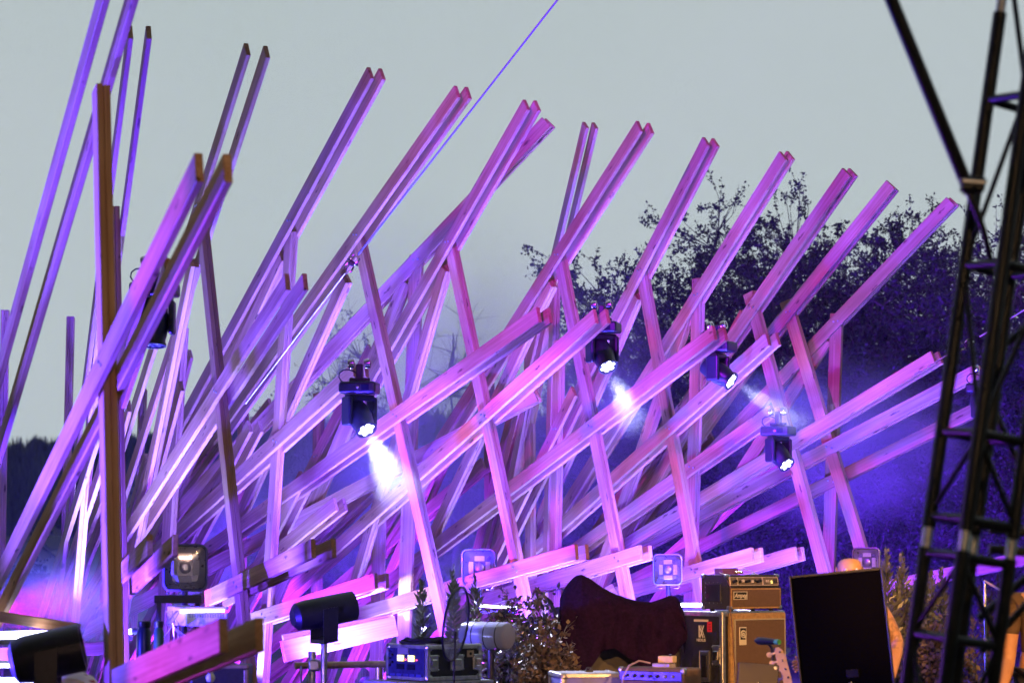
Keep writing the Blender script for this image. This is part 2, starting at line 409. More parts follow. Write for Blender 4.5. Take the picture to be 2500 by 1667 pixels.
tree('bush', 760, 1110, 48, 1.6, 1.2, 'low wide bush behind the left middle beams', 600, 34, .06, .1, .1, 17, cat='bush')
tree('bush', 1330, 1000, 46, 1.6, 1.2, 'dark bush filling the gap between steep back beams', 700, 36, .06, .1, .1, 18, cat='bush')
tree('bush', 70, 1400, 60, 1.1, 1.0, 'dark round bush low at the left below the far houses', 420, 36, .08, -.2, .0, 19, cat='bush')

# ================================================================== TIMBER FRAMES
PW, PT, PITCHP = .140, .038, .114
def plank_mesh(L, w=PW, t=PT):
    m = MB().box((L, t, w), None, .004, 1)
    return m
def plank(name, a, b, n, parent, w=PW, t=PT):
    """a plank from a to b, broad faces along n, length on local X"""
    a, b = Vector(a), Vector(b); d = (b - a); L = d.length; d.normalize()
    nn = (n - d * n.dot(d)).normalized(); z = d.cross(nn).normalized()
    tw = random.gauss(0, .004)
    return plank_mesh(L, w, t).build(name, WOOD, parent, basis(d, nn, z, (a + b) / 2) @ Matrix.Rotation(tw, 4, 'X'))
def to_ground(a, b, z=.0):
    d = b - a
    if d.z > -1e-3: return b
    return a + d * ((z - a.z) / d.z)
BOLT = mat('galvanised_bolt', (.5, .5, .52), .4, 1, .2, 40)
def frame(label, anchor, d, phi, U=None, M=None, Lo=None, post=None, strut=None, pu=PITCHP, pm=PITCHP, pl=PITCHP, group='timber trusses of the stage'):
    ph = R(phi); n = Vector((-math.sin(ph), -math.cos(ph), 0)); A = P(anchor[0], anchor[1], d)
    base = Vector((A.x, A.y, 0))
    t = thing('timber_truss', base, label, 'timber truss', group)
    for nm, b, pit, ground in (('upper_beam_plank', U, pu, True), ('middle_beam_plank', M, pm, True), ('lower_beam_plank', Lo, pl, False)):
        if not b: continue
        a, e = onplane(b[0], b[1], A, n), onplane(b[2], b[3], A, n)
        if ground: e = to_ground(a, e)
        k = random.uniform(-.02, .02); dd = (a - e).normalized()
        plank(nm, a, e, n, t); plank(nm, a + dd * k - n * pit, e - n * pit, n, t)
    mid = A - n * (PITCHP / 2)
    for nm, b in (('post_plank', post), ('strut_plank', strut)):
        if not b: continue
        a, e = onplane(b[0], b[1], mid, n), onplane(b[2], b[3], mid, n); e = to_ground(a, e)
        k = random.uniform(-.012, .012); dd = (a - e).normalized()
        plank(nm, a, e, n, t, PW - .001); plank(nm, a - n * (PT + .002) + dd * k, e - n * (PT + .002), n, t, PW - .001)
    # bolts where the post meets each beam
    if post:
        pa, pb = onplane(post[0], post[1], A, n), onplane(post[2], post[3], A, n); h_ = Vector((math.cos(ph), -math.sin(ph), 0))
        for b in (U, M, Lo):
            if not b: continue
            a, e = onplane(b[0], b[1], A, n), onplane(b[2], b[3], A, n)
            m_ = np.array([[(pb - pa).dot(h_), -(e - a).dot(h_)], [(pb - pa).z, -(e - a).z]]); v_ = np.array([(a - pa).dot(h_), (a - pa).z])
            if abs(np.linalg.det(m_)) < 1e-6: continue
            u_, w_ = np.linalg.solve(m_, v_)
            if not (-.1 < u_ < 1.4 and 0 < w_ < 1): continue
            c = a + (e - a) * float(w_); dd = (e - a).normalized()
            for k in (-.035, .035): MB().lathe([(.011, .0185), (.011, .026), (.004, .028)], aim(c + dd * k + Vector((0, 0, k * .6)), n), 6).build('bolt', BOLT, t)
    return t, A, n
fr = {}
fr[1] = frame('nearest timber truss, its upper beam leaving the top of the picture', (230, 560), 12.8, 70,
      U=(268, -60, 0, 905), M=(487, 408, 5, 1395), Lo=(546, 1549, 282, 1668), post=(238, 215, 270, 1667), pu=.15, pm=.125, pl=.15)
fr[2] = frame('timber truss behind the nearest one, with two slender near upright upper planks', (275, 520), 18.5, 75,
      U=(318, 78, 142, 1460), M=(368, 650, 120, 1440), Lo=(366, 1330, 250, 1448), post=(272, 512, 292, 1500), strut=(258, 560, 178, 1490), pu=.135, pl=.165)
fr[3] = frame('timber truss whose paired upper planks stand apart against the sky behind the nearest beam', (490, 575), 20.5, 68,
      U=(604, 120, 186, 1450), M=(702, 688, 298, 1320), Lo=(765, 1338, 505, 1462), post=(490, 560, 592, 1540), strut=(468, 640, 335, 1300), pu=.165, pm=.135, pl=.15)
fr[4] = frame('timber truss with dusky violet upper beam and a hanging light on its middle beam', (705, 590), 22.5, 60,
      U=(905, 178, 330, 1240), M=(866, 903, 405, 1322), Lo=(918, 1418, 600, 1518), post=(708, 565, 640, 1620), strut=(688, 625, 420, 1210))
fr[5] = frame('timber truss with magenta upper beam tied to the long rope', (885, 590), 23, 58,
      U=(1117, 224, 280, 1412), M=(1316, 768, 490, 1352), post=(868, 560, 1080, 1520), strut=(842, 680, 535, 1370))
fr[6] = frame('timber truss lying flattest, its lone upper beam tip tucked behind a neighbour', (1020, 650), 25, 16,
      U=(1335, 298, 440, 1240), M=(1308, 964, 585, 1343), post=(1016, 622, 985, 1560), strut=(990, 690, 720, 1340))
fr[7] = frame('timber truss with purple upper beam crossing its neighbour near the tip', (1105, 610), 23.5, 60,
      U=(1286, 256, 650, 1370), M=(1455, 772, 710, 1435), Lo=(1408, 1347, 870, 1500), post=(1093, 580, 1268, 1420), strut=(1086, 655, 890, 1335))
fr[8] = frame('timber truss with two short thin steep upper planks in the middle of the row', (1345, 640), 26, 71,
      U=(1430, 305, 1195, 1300), post=(1352, 680, 1332, 1420), strut=(1338, 760, 1240, 1260), pu=.105)
fr[9] = frame('timber truss with pink upper beam just right of the steep thin planks', (1370, 650), 24, 61,
      U=(1562, 308, 950, 1270), M=(1745, 812, 1055, 1338), Lo=(1565, 1348, 1180, 1466), post=(1362, 620, 1520, 1420), strut=(1344, 690, 1030, 1360), pu=.13)
fr[10] = frame('timber truss with violet pink upper beam, left edge of the leafy tree row behind it', (1570, 690), 25, 60,
      U=(1725, 345, 1220, 1330), M=(1876, 828, 1312, 1334), Lo=(1838, 1353, 1480, 1455), post=(1562, 650, 1698, 1400), strut=(1554, 722, 1290, 1330), pm=.105)
fr[11] = frame('timber truss with pink upper beam and the lowest hanging light of the row', (1700, 720), 25.5, 53,
      U=(1913, 380, 1300, 1365), M=(1886, 1004, 1430, 1322), Lo=(1944, 1350, 1640, 1438), post=(1703, 680, 1684, 1400), strut=(1678, 765, 1500, 1290), pu=.09)
fr[12] = frame('timber truss fourth from the truss tower by its upper beam tip, purple pink', (1840, 740), 26, 45,
      U=(2068, 420, 1420, 1350), M=(2280, 872, 1500, 1345), post=(1828, 715, 2012, 1400), strut=(1818, 765, 1580, 1215), pu=.1)
fr[13] = frame('timber truss with deep magenta upper beam, second tip from the truss tower', (1930, 745), 26.5, 35,
      U=(2176, 450, 1460, 1340), M=(2384, 906, 1545, 1342), Lo=(2560, 1350, 2130, 1440), post=(1918, 735, 2110, 1370), strut=(1912, 775, 1500, 1350), pu=.1)
fr[14] = frame('rightmost timber truss, its pink beam tip nearest the truss tower', (2040, 790), 27, 24,
      U=(2322, 492, 1490, 1360), M=(2400, 990, 1645, 1366), post=(2042, 765, 2022, 1400), strut=(2018, 830, 1690, 1335))
# frames standing farther back
def back_frame(label, anchor, d, phi, **k): return frame(label, anchor, d, phi, group='timber trusses standing farther back', **k)
back_frame('back timber truss with red tipped steep short beam under the second hanging light', (1345, 1060), 25.3, 64, M=(1402, 955, 1205, 1362), post=(1362, 830, 1352, 1330), pm=.12)
back_frame('back timber truss of thin blue violet planks left of the red tipped beam', (1270, 1060), 27, 66, U=(1300, 900, 1238, 1230), post=(1288, 800, 1292, 1330))
back_frame('back timber truss of thin planks deep in the middle of the stage', (1230, 1080), 28, 64, U=(1262, 960, 1180, 1280), post=(1190, 860, 1192, 1330))
back_frame('back timber truss with low dull beam behind the leftmost hanging light', (820, 1290), 26, 40, M=(905, 1190, 640, 1420), post=(925, 1120, 920, 1420))
for lab_, an_, d_, ph_, kw_ in (
        ('back timber truss low behind the left middle posts, its beam tip beside the wispy tree', (560, 1100), 27, 58, dict(M=(660, 985, 330, 1400), post=(590, 1010, 584, 1400))),
        ('back timber truss of dull violet beams behind the leftmost hanging light', (760, 1080), 28, 55, dict(U=(905, 850, 640, 1380), M=(960, 1130, 700, 1400), post=(775, 960, 770, 1400))),
        ('back timber truss seen between the near post and the steep left beams', (385, 1080), 26, 68, dict(U=(440, 860, 300, 1420), M=(420, 1090, 280, 1420))),
        ('back timber truss of slender beams behind the large strobe light', (470, 1240), 25, 62, dict(M=(560, 1130, 330, 1440), U=(610, 1040, 400, 1440))),
        ('back timber truss low behind the pole mounted black spotlight', (690, 1330), 24.5, 52, dict(M=(820, 1230, 560, 1440), U=(740, 1160, 600, 1440))),
        ('back timber truss of steep pale beams near the low left bush', (230, 1200), 23, 70, dict(U=(285, 990, 165, 1450), M=(262, 1180, 140, 1480))),
        ('back timber truss of steep beams behind the paired planks that stand apart', (345, 1150), 24, 69, dict(U=(415, 940, 285, 1440), M=(330, 1120, 240, 1440))),
        ('back timber truss crossing low behind the violet smoke', (1040, 1240), 29, 52, dict(M=(1180, 1130, 860, 1400), U=(1120, 1010, 960, 1380))),
        ('back timber truss low behind the third hanging light', (1560, 1180), 29, 50, dict(M=(1720, 1060, 1380, 1380), U=(1640, 1010, 1440, 1370))),
        ('back timber truss of two dim beams behind the lowest hanging light', (1790, 1200), 30, 46, dict(M=(1900, 1120, 1620, 1370)))):
    back_frame(lab_, an_, d_, ph_, **kw_)
# lone posts standing behind at the left
def lone_post(label, x0, y0, x1, y1, d, phi):
    ph = R(phi); n = Vector((-math.sin(ph), -math.cos(ph), 0)); A = P(x0, y0, d)
    t = thing('timber_post', (A.x, A.y, 0), label, 'timber post', 'upright posts at the back left')
    a, e = A, to_ground(A, onplane(x1, y1, A, n))
    plank('post_plank', a, e, n, t); plank('post_plank', a - n * (PT + .002), e - n * (PT + .002), n, t)
lone_post('doubled upright post cut off by the left picture edge', 8, 757, 0, 1250, 24, 82)
lone_post('doubled brown upright post standing alone against the sky', 168, 775, 150, 1500, 25, 84)
lone_post('doubled upright post behind the steep left beams', 440, 800, 412, 1250, 24, 45)
lone_post('short doubled upright post just left of the near post', 345, 950, 330, 1300, 26, 75)
# low boards between the feet
def board(label, x0, y0, x1, y1, d0, d1, w=.19):
    a, b = P(x0, y0, d0), P(x1, y1, d1); c = (a + b) / 2
    t = plank('ledger_board', a, b, Vector((0, -1, 0)), None, w); tag(t, label, 'board', 'low ledger boards'); return t
board('pale knotty low board under the black spotlight', 690, 1590, 965, 1527, 21.5, 22.5)
board('reddish low board above the pale knotty board', 690, 1560, 960, 1508, 23, 23.5, .09)
board('violet low board at the lower left behind the tube light', -30, 1500, 190, 1533, 16, 17, .07)
board('pale low board under the white tube light', -30, 1598, 270, 1580, 17.5, 18.5, .1)
board('purple low board behind the cloth and the road case', 1300, 1560, 1500, 1440, 23.5, 24.5, .14)
#@@LIGHTS
VIO = (.055, .02, 1.0); MAG = (1.0, .02, .8); LAV = (.165, .19, 1.0); COOL = (.78, .78, 1.0); WARM = (1.0, .45, .13)
FIXM = mat('black_fixture_paint', (.014, .013, .016), .42, 0, .3, 25)
def wash(label, loc, tgt, energy, col, size=95, stand=0.0, es=14.0, blend=.5):
    """a round wash light: base, yoke, can, lens, lamp"""
    loc = Vector(loc); d = (Vector(tgt) - loc).normalized()
    t = thing('wash_light', (loc.x, loc.y, 0), label, 'stage light', 'wash lights outside the picture')
    M = aim(loc, d)
    MB().lathe([(.05, -.16), (.10, -.13), (.12, -.02), (.125, .05), (.11, .055)], M, 20).build('housing', FIXM, t, smooth=True)
    MB().lathe([(.005, .040), (.105, .042), (.105, .047), (.005, .049)], M, 20).build('lens', emit('lens_' + '_'.join('%.2f' % c for c in col), col, es), t)
    side = M.to_3x3() @ Vector((1, 0, 0))
    f = Vector((loc.x, loc.y, max(.02, loc.z - .26) if not stand else loc.z - .26))
    MB().tube([loc + side * .14, f + side * .14 + Vector((0, 0, .02)), f - side * .14 + Vector((0, 0, .02)), loc - side * .14], .012, 8).build('yoke', FIXM, t)
    if f.z > .1:
        MB().tube([f, (f.x, f.y, .45)], .02, 10).build('pole', FIXM, t)
        MB().tube([(f.x, f.y, .6), (f.x + .5, f.y, .01)], .012, 8).build('leg', FIXM, t)
        MB().tube([(f.x, f.y, .6), (f.x - .25, f.y + .43, .01)], .012, 8).build('leg', FIXM, t)
        MB().tube([(f.x, f.y, .6), (f.x - .25, f.y - .43, .01)], .012, 8).build('leg', FIXM, t)
    else: MB().lathe([(.10, 0), (.10, .02), (.05, .03)], Matrix.Translation((f.x, f.y, 0)), 20).build('base', FIXM, t)
    lamp('SPOT', t, aim(loc + d * .07, d), energy, col, R(size), blend, .09)
    return t
# violet washes on the floor in front of the trusses
ORD = 'first second third fourth fifth sixth'.split()
for i, (px, d, tx, ty, tz, e) in enumerate(((-40, 17.2, 330, 19, 4.6, 7000), (620, 20.2, 700, 24, 3.6, 4600), (980, 20.8, 1050, 25, 3.4, 5600), (1330, 21.3, 1400, 26, 3.2, 5600), (1680, 22, 1800, 27, 3.4, 4200), (2080, 23, 2200, 28, 3.4, 2400))):
    q = P(px, 1380, d); g_ = P(tx, 1380, ty)
    wash('violet floor wash light, %s from the left along the stage front' % ORD[i], (q.x, d, .28), (g_.x, ty, tz), e, VIO, 120)
# pale lavender washes farther out, lighting the undersides
for i, (px, d, tx, e) in enumerate(((420, 19.4, 330, 1500), (900, 21.3, 760, 1700), (1330, 21.6, 1180, 1800), (1760, 22.2, 1600, 1800), (2200, 22.8, 2000, 1500))):
    q = P(px, 1380, d); g_ = P(tx, 1380, 24)
    wash('pale lavender wash light on the open stage floor, %s from the left' % ORD[i], (q.x, d, .25), (g_.x, d + 2.2, 4.2), e, LAV, 92)
wash('violet wash light at the far left beside the nearest truss', (-4.4, 12.9, .5), (-1.9, 12.9, 3.0), 4200, VIO, 84)
wash('violet wash light low at the far left aimed along the lowest near beam', (-4.0, 11.2, .9), (-1.4, 10.6, .9), 1300, (.3, .03, 1.0), 60)
# cool white floor lights close under the beams
for i, (px, d, e) in enumerate(((205, 21, 2400), (560, 23.0, 1000), (900, 24.5, 800), (1290, 26, 900))):
    q = P(px, 1380, d); wash('cool white floor light under the slanting beams, %s from the left' % ORD[i], (q.x, d, .28), (q.x + .4, d - .2, 4), e, LAV, 110)
# violet light on the trees behind
for i, (px, d, e) in enumerate(((480, 26, 4000), (900, 28, 9000), (1180, 28, 9000), (1700, 28.5, 5000), (2060, 30, 2600), (2350, 31, 4000))):
    q = P(px, 1380, d); wash('violet floor light aimed at the trees, %s from the left' % ORD[i], (q.x, d, .3), (q.x + .3, d + 8, 3.6), e, (.12, .012, 1.0), 130)
# magenta washes from the left front
MAG = (.42, .008, 1.0)
wash('magenta wash light on a tall stand left of the stage', (-3.3, 7.5, 6.6), (3.0, 25, 4.2), 19000, MAG, 28, blend=.7)
wash('magenta wash light low at the stage front left', (-4.5, 19.8, 1.2), (2.2, 23.4, 1.75), 1500, (1, .015, .5), 50)
wash('small violet wash light beside the nearest truss', (-6.4, 13.2, 1.0), (-2.6, 13.6, 2.9), 9000, (.075, .05, 1), 80)
wash('small magenta wash light aimed at the nearest middle beam', (-4.6, 11.2, 2.2), (-1.5, 11.2, 3.2), 420, (.6, .01, 1), 26)
# warm front light on the musicians
wash('warm white front light on a tall stand at the right', (4.4, 7.5, 3.4), (2.05, 18.5, .9), 5000, WARM, 20, blend=.6)
wash('warm white front light on a tall stand near the middle', (-1.0, 2.2, 4.5), (1.95, 18.6, 1.0), 5500, WARM, 13, blend=.6)
wash('violet wash light low at the left aimed across the stage gear', (-3.6, 15.6, .6), (1.2, 19.6, .95), 1300, (.10, .04, 1), 36, blend=.6)
wash('added pale lavender fill light low at the left brightening the large strobe', (-3.9, 15.9, .5), (-1.9, 18.9, 1.62), 1300, (.3, .32, 1), 42, blend=.6)  # unseen fill lamp put in to brighten the strobe and nearby beam ends
wash('dim warm front light on a tall stand behind the first', (1.6, -2.0, 3.6), (0.2, 22, 3.6), 700, (1, .62, .32), 30, blend=.8)
wash('added warm fill light brightening the nearest truss', (.6, -2.0, 3.2), (-1.9, 12.6, 2.9), 950, (1, .58, .42), 22, blend=.8)  # unseen lamp added to lift the nearest post, which stayed dark
#@@HAZE
hz, nt, N, L_, b = nodes('stage_smoke_volume'); N.remove(b)
pv = N.new('ShaderNodeVolumePrincipled'); pv.inputs['Color'].default_value = (.9, .92, .95, 1); pv.inputs['Density'].default_value = .0015; pv.inputs['Anisotropy'].default_value = .2
L_.new(pv.outputs[0], N['Material Output'].inputs['Volume'])
tag(MB().box((22, 21, 10.5), Matrix.Translation((1, 26.3, 4.3))).build('stage_haze', hz), 'thin violet lit smoke drifting over the stage', 'smoke', kind='stuff')
def puff_material(name, dens, scale, core=.1):
    m, nt, N, L, b = nodes(name); N.remove(b)
    tc = N.new('ShaderNodeTexCoord'); ln = N.new('ShaderNodeVectorMath'); ln.operation = 'LENGTH'; L.new(tc.outputs['Object'], ln.inputs[0])
    mr = N.new('ShaderNodeMapRange'); mr.interpolation_type = 'SMOOTHSTEP'; mr.inputs['From Min'].default_value = core; mr.inputs['From Max'].default_value = .98
    mr.inputs['To Min'].default_value = 1; mr.inputs['To Max'].default_value = 0; L.new(ln.outputs['Value'], mr.inputs['Value'])
    nz = N.new('ShaderNodeTexNoise'); nz.inputs['Scale'].default_value = scale; nz.inputs['Detail'].default_value = 2; L.new(tc.outputs['Object'], nz.inputs['Vector'])
    nr = N.new('ShaderNodeMapRange'); nr.inputs['From Min'].default_value = .35; nr.inputs['From Max'].default_value = .7; nr.inputs['To Min'].default_value = .25 * dens; nr.inputs['To Max'].default_value = dens
    L.new(nz.outputs['Fac'], nr.inputs['Value'])
    mu = N.new('ShaderNodeMath'); mu.operation = 'MULTIPLY'; L.new(mr.outputs[0], mu.inputs[0]); L.new(nr.outputs[0], mu.inputs[1])
    pv = N.new('ShaderNodeVolumePrincipled'); pv.inputs['Color'].default_value = (.9, .92, .95, 1); pv.inputs['Anisotropy'].default_value = .2
    L.new(mu.outputs[0], pv.inputs['Density']); L.new(pv.outputs[0], N['Material Output'].inputs['Volume']); return m
PUFF = puff_material('smoke_cloud', .6, 2.5); PUFFD = puff_material('thick_smoke_cloud', .34, 3, .35)
def puff(label, px, py, d, r, m):
    o = MB().lathe([(max(.002, math.sin(a)), -math.cos(a)) for a in np.linspace(0, math.pi, 13)], None, 20).build('smoke_cloud', m, None, Matrix.Translation(P(px, py, d)) @ Matrix.Diagonal((*r, 1)))
    tag(o, label, 'smoke', kind='stuff')
puff('violet smoke hanging behind the middle posts', 1060, 1020, 30.8, (3.6, 2.4, 3.3), PUFF)
puff('violet smoke low behind the left middle beams', 560, 1300, 27.5, (2.0, 1.5, 1.3), PUFF)
puff('violet smoke low at the left behind the tube light', 90, 1480, 19.5, (1.1, .9, .55), PUFF)
puff('blue violet smoke right of the lowest hanging light', 2060, 1080, 31.6, (2.2, 1.5, 1.4), PUFF)
puff('bright smoke in the beam of the leftmost lit hanging light', 942, 1120, 20.52, (.56, .55, .56), PUFFD)
puff('faint smoke under the second hanging light', 1522, 985, 22.1, (.46, .42, .42), PUFFD)
puff('faint smoke beside the third hanging light', 1890, 985, 22.9, (.75, .5, .42), PUFFD)
#@@OBJECTS
def beamend(px, py, fi): return onplane(px, py, fr[fi][1] - fr[fi][2] * (PITCHP / 2), fr[fi][2])
LENS = emit('lit_lens', (.86, .9, 1.0), 14.0)
DARKLENS = mat('unlit_lens', (.05, .05, .07), .1, 0, .2, 10)
MHBODY = mat('moving_light_plastic', (.014, .012, .02), .38, 0, .25, 14)
CHROME = mat('chrome_clamp', (.7, .7, .72), .2, 1, .1, 30)
GLASSY = mat('display_glass', (.01, .01, .03), .08, 0, .2, 10)
def moving_light(label, px, py, d, k, yaw, head_yaw, tilt, lit=True, energy=900, cone=24):
    """hung upside down: clamp, base on top, yoke, head aimed down; py = bottom of the clamp"""
    o = P(px, py, d); t = thing('moving_light', o, label, 'stage light', 'moving lights hung from the beam ends')
    M = Matrix.Translation(o) @ Matrix.Rotation(yaw, 4, 'Z') @ Matrix.Diagonal((k, k, k, 1))
    # clamp pair with rings
    c = MB(); c.box((.05, .05, .12), M @ Matrix.Translation((0, 0, .07)), .008)
    c.box((.15, .04, .03), M @ Matrix.Translation((0, 0, .015)), .008); c.build('clamp', MHBODY, t)
    for sx in (-1, 1):
        MB().lathe([(.022, -.02), (.034, -.02), (.036, .0), (.034, .02), (.022, .02), (.022, -.02)], M @ Matrix.Translation((sx * .06, -.01, .13)) @ Matrix.Rotation(R(80), 4, 'Y'), 18, False).build('clamp_ring', CHROME, t, smooth=True)
    MB().tube([M @ Vector(p) for p in ((-.11, 0, -.01), (-.135, -.01, .01), (-.15, -.015, .035), (-.145, -.015, .065), (-.12, -.01, .085), (-.085, 0, .09), (-.05, .01, .08), (-.02, .02, .06))], .006, 6).build('cable', RUBBER, t, smooth=True)
    b = MB().box((.27, .20, .085), M @ Matrix.Translation((0, 0, -.045)), .018, 3).build('base', MHBODY, t)
    MB().box((.055, .004, .045), M @ Matrix.Translation((.06, -.101, -.045))).build('display', GLASSY, b)
    MB().lathe([(.012, 0), (.012, .006), (.004, .008)], M @ Matrix.Translation((.005, -.1, -.045)) @ Matrix.Rotation(R(90), 4, 'X'), 12).build('knob', CHROME, b)
    for q in range(5): MB().box((.004, .12, .055), M @ Matrix.Translation((-.135, -.01 + 0 * q, -.045)) @ Matrix.Translation((0, (q - 2) * .03, 0)) @ Matrix.Diagonal((1, .18, 1, 1))).build('vent_slot', GLASSY, b)
    MY = M @ Matrix.Rotation(head_yaw, 4, 'Z')
    y = MB(); y.box((.23, .075, .045), MY @ Matrix.Translation((0, 0, -.115)), .015, 2)
    for sx in (-1, 1): y.box((.036, .11, .21), MY @ Matrix.Translation((sx * .108, 0, -.215)), .017, 3)
    y.build('yoke', MHBODY, t)
    H = MY @ Matrix.Translation((0, 0, -.25)) @ Matrix.Rotation(tilt, 4, 'X')   # local -Z is the light's way out
    h = MB(); h.lathe([(.04, .15), (.07, .13), (.085, .05), (.088, -.02), (.078, -.08), (.072, -.10), (.072, -.135), (.066, -.135)], H, 26); hd = h.build('head', MHBODY, t, smooth=True)
    MB().lathe([(.066, -.128), (.078, -.128), (.078, -.142), (.066, -.142), (.066, -.128)], H, 26, False).build('lens_rim', MHBODY, hd, smooth=True)
    l = MB()
    cells = [(0, 0)] + [(.043 * math.cos(a * 1.0472 + .3), .043 * math.sin(a * 1.0472 + .3)) for a in range(6)]
    for cx_, cy_ in cells: l.lathe([(.0225, -.124), (.0215, -.131), (.014, -.137), (.001, -.139)], H @ Matrix.Translation((cx_, cy_, 0)), 14)
    l.lathe([(.001, -.122), (.066, -.122), (.066, -.125), (.001, -.126)], H, 26)
    l.build('lens', LENS if lit else DARKLENS, hd, smooth=True)
    if lit:
        zl = (H.to_3x3() @ Vector((0, 0, -1))).normalized(); p = H @ Vector((0, 0, -.15))
        lamp('SPOT', t, aim(p, zl), energy, (.72, .74, 1.0), R(cone), .35, .05)
    return t
moving_light('lit moving light leftmost of the row, throwing the brightest smoky beam', 878, 932, 20.9, 1.2, R(-8), R(46), R(-42), True, 1300, 34)
moving_light('lit moving light second from the left, hung above the red tipped back beam', 1470, 786, 22.4, 1.2, R(-16), R(44), R(-40), True, 900, 26)
moving_light('lit moving light third from the left, head turned to the right', 1752, 834, 23.2, 1.2, R(-30), R(92), R(-58), True, 900, 20)
moving_light('lit moving light lowest of the row, on a short pink beam end', 1900, 1040, 23.6, 1.1, R(-30), R(70), R(-46), True, 600, 26)
moving_light('lit moving light half hidden behind the truss tower', 2400, 935, 24.2, 1.1, R(-30), R(70), R(-40), True, 400, 22)
moving_light('unlit moving light half hidden behind the nearest slanting beam', 378, 690, 17.6, 1.2, R(-10), R(10), R(-8), False)

# strobe lights with glass fronts
def glass_material():
    m, nt, N, L, b = nodes('clear_cover'); N.remove(b)
    tr = N.new('ShaderNodeBsdfTransparent'); tr.inputs[0].default_value = (.9, .93, 1, 1)
    gl = N.new('ShaderNodeBsdfGlossy'); gl.inputs['Roughness'].default_value = .08
    fz = N.new('ShaderNodeFresnel'); fz.inputs[0].default_value = 1.6; mxs = N.new('ShaderNodeMixShader')
    L.new(fz.outputs[0], mxs.inputs[0]); L.new(tr.outputs[0], mxs.inputs[1]); L.new(gl.outputs[0], mxs.inputs[2]); L.new(mxs.outputs[0], N['Material Output'].inputs['Surface']); return m
CLEAR = glass_material()
REFL = mat('white_reflector', (.8, .82, .86), .35, 0, .05, 10); SILV = mat('satin_silver', (.6, .62, .68), .3, .7, .1, 20)
RIMM = mat('pale_gasket', (.16, .18, .26), .3, .2, .1, 20)
def rrect(w, h, r, n=6):
    pts = []
    for cx_, cy_, a0 in ((w/2 - r, h/2 - r, 0), (-w/2 + r, h/2 - r, 90), (-w/2 + r, -h/2 + r, 180), (w/2 - r, -h/2 + r, 270)):
        for k in range(n + 1): a = R(a0 + 90 * k / n); pts.append((cx_ + r * math.cos(a), cy_ + r * math.sin(a)))
    return pts
def strobe(label, px, py, d, size, yaw):
    o = P(px, py, d); t = thing('strobe_light', (o.x, o.y, o.z - size * .62), label, 'strobe light', 'glass fronted strobe lights')
    M = Matrix.Translation(o) @ Matrix.Rotation(yaw, 4, 'Z') @ Matrix.Rotation(R(90), 4, 'X') @ Matrix.Diagonal((size, size * 1.06, size, 1))   # local Z points to the viewer
    def rr(w, h, r, z): return [M @ Vector((x, y, z)) for x, y in rrect(w, h, r)]
    m = MB(); m.loft([rr(.9, .9, .12, -.42), rr(.96, .96, .15, -.3), rr(.98, .98, .17, -.02), rr(.90, .90, .14, -.02), rr(.80, .80, .1, -.2)], True, True); m.build('housing', FIXM, t)
    m = MB(); m.loft([rr(1.0, 1.0, .18, -.02), rr(1.02, 1.02, .18, .02), rr(.94, .94, .15, .03), rr(.90, .90, .14, -.01)], True, False); m.build('gasket', RIMM, t)
    m = MB(); m.loft([rr(.90, .90, .14, -.01), rr(.60, .60, .08, -.17)], True, False); m.build('reflector', SILV, t)
    m = MB(); m.loft([rr(.60, .60, .08, -.17), rr(.05, .05, .02, -.172)], True, True); m.build('back_plate', mat('blue_grey_plate', (.22, .24, .32), .3, .4, .2, 20), t)
    for dx, dy, w, h in ((0, .25, .30, .14), (0, -.25, .30, .14), (-.25, 0, .14, .32), (.25, 0, .14, .32)):
        MB().box((w, h, .03), M @ Matrix.Translation((dx, dy, -.13)), .006, 1).build('led_panel', REFL, t)
    MB().lathe([(.12, -.16), (.13, -.12), (.09, -.10), (.05, -.10), (.05, -.08), (.01, -.08)], M, 22).build('centre_lamp', SILV, t, smooth=True)
    m = MB(); m.loft([rr(.93, .93, .15, .012), rr(.90, .90, .14, .045), rr(.6, .6, .1, .06), rr(.05, .05, .02, .062)], True, True); m.build('glass_cover', CLEAR, t, smooth=True)
    for sx in (-1, 1): MB().tube([M @ Vector(p) for p in ((sx * .3, -.48, -.1), (sx * .42, -.56, -.1), (sx * .3, -.60, -.1), (sx * .2, -.60, -.1))], size * .028, 8).build('bracket', STEEL, t, smooth=True)
    MB().tube([M @ Vector((0, -.5, -.12)), (o.x, o.y, 0.0)], .022, 10).build('pole', FIXM, t)
    return t
strobe('large strobe light with square glass front on a black stand at the left', 452, 1385, 18.6, .335, R(8))
strobe('strobe light behind the pink lower beam above the leafy stems', 1168, 1385, 23.2, .33, R(-14))
strobe('strobe light behind the lower beam left of the amplifier', 1630, 1390, 23.4, .28, R(-10))
strobe('strobe light peeking out beside the bald head', 2115, 1372, 21.5, .245, R(-20))

# apparatus under the large strobe
o = P(470, 1510, 18.4); t = thing('dimmer_rack', (o.x, o.y, 0), 'white wired light bar on a black rack under the large strobe', 'light bar')
WHITEM = mat('white_enamel', (.75, .76, .8), .4, 0, .08, 8); LILAC = mat('perforated_grey', (.45, .42, .55), .5, .2, .2, 60)
MB().box((.035, .035, 1.2), Matrix.Translation((P(388, 1500, 18.4).x, 18.4, .75))).build('upright', FIXM, t)
MB().box((.035, .035, 1.2), Matrix.Translation((P(482, 1500, 18.5).x, 18.5, .75))).build('upright', FIXM, t)
MB().box((.36, .04, .06), Matrix.Translation(P(435, 1462, 18.4)), .005).build('crossbar', FIXM, t)
MB().box((.15, .16, .15), Matrix.Translation(P(436, 1502, 18.3)), .012).build('control_box', WHITEM, t)
MB().box((.40, .10, .022), Matrix.Translation(P(492, 1484, 18.25)), .006).build('top_tube', WHITEM, t)
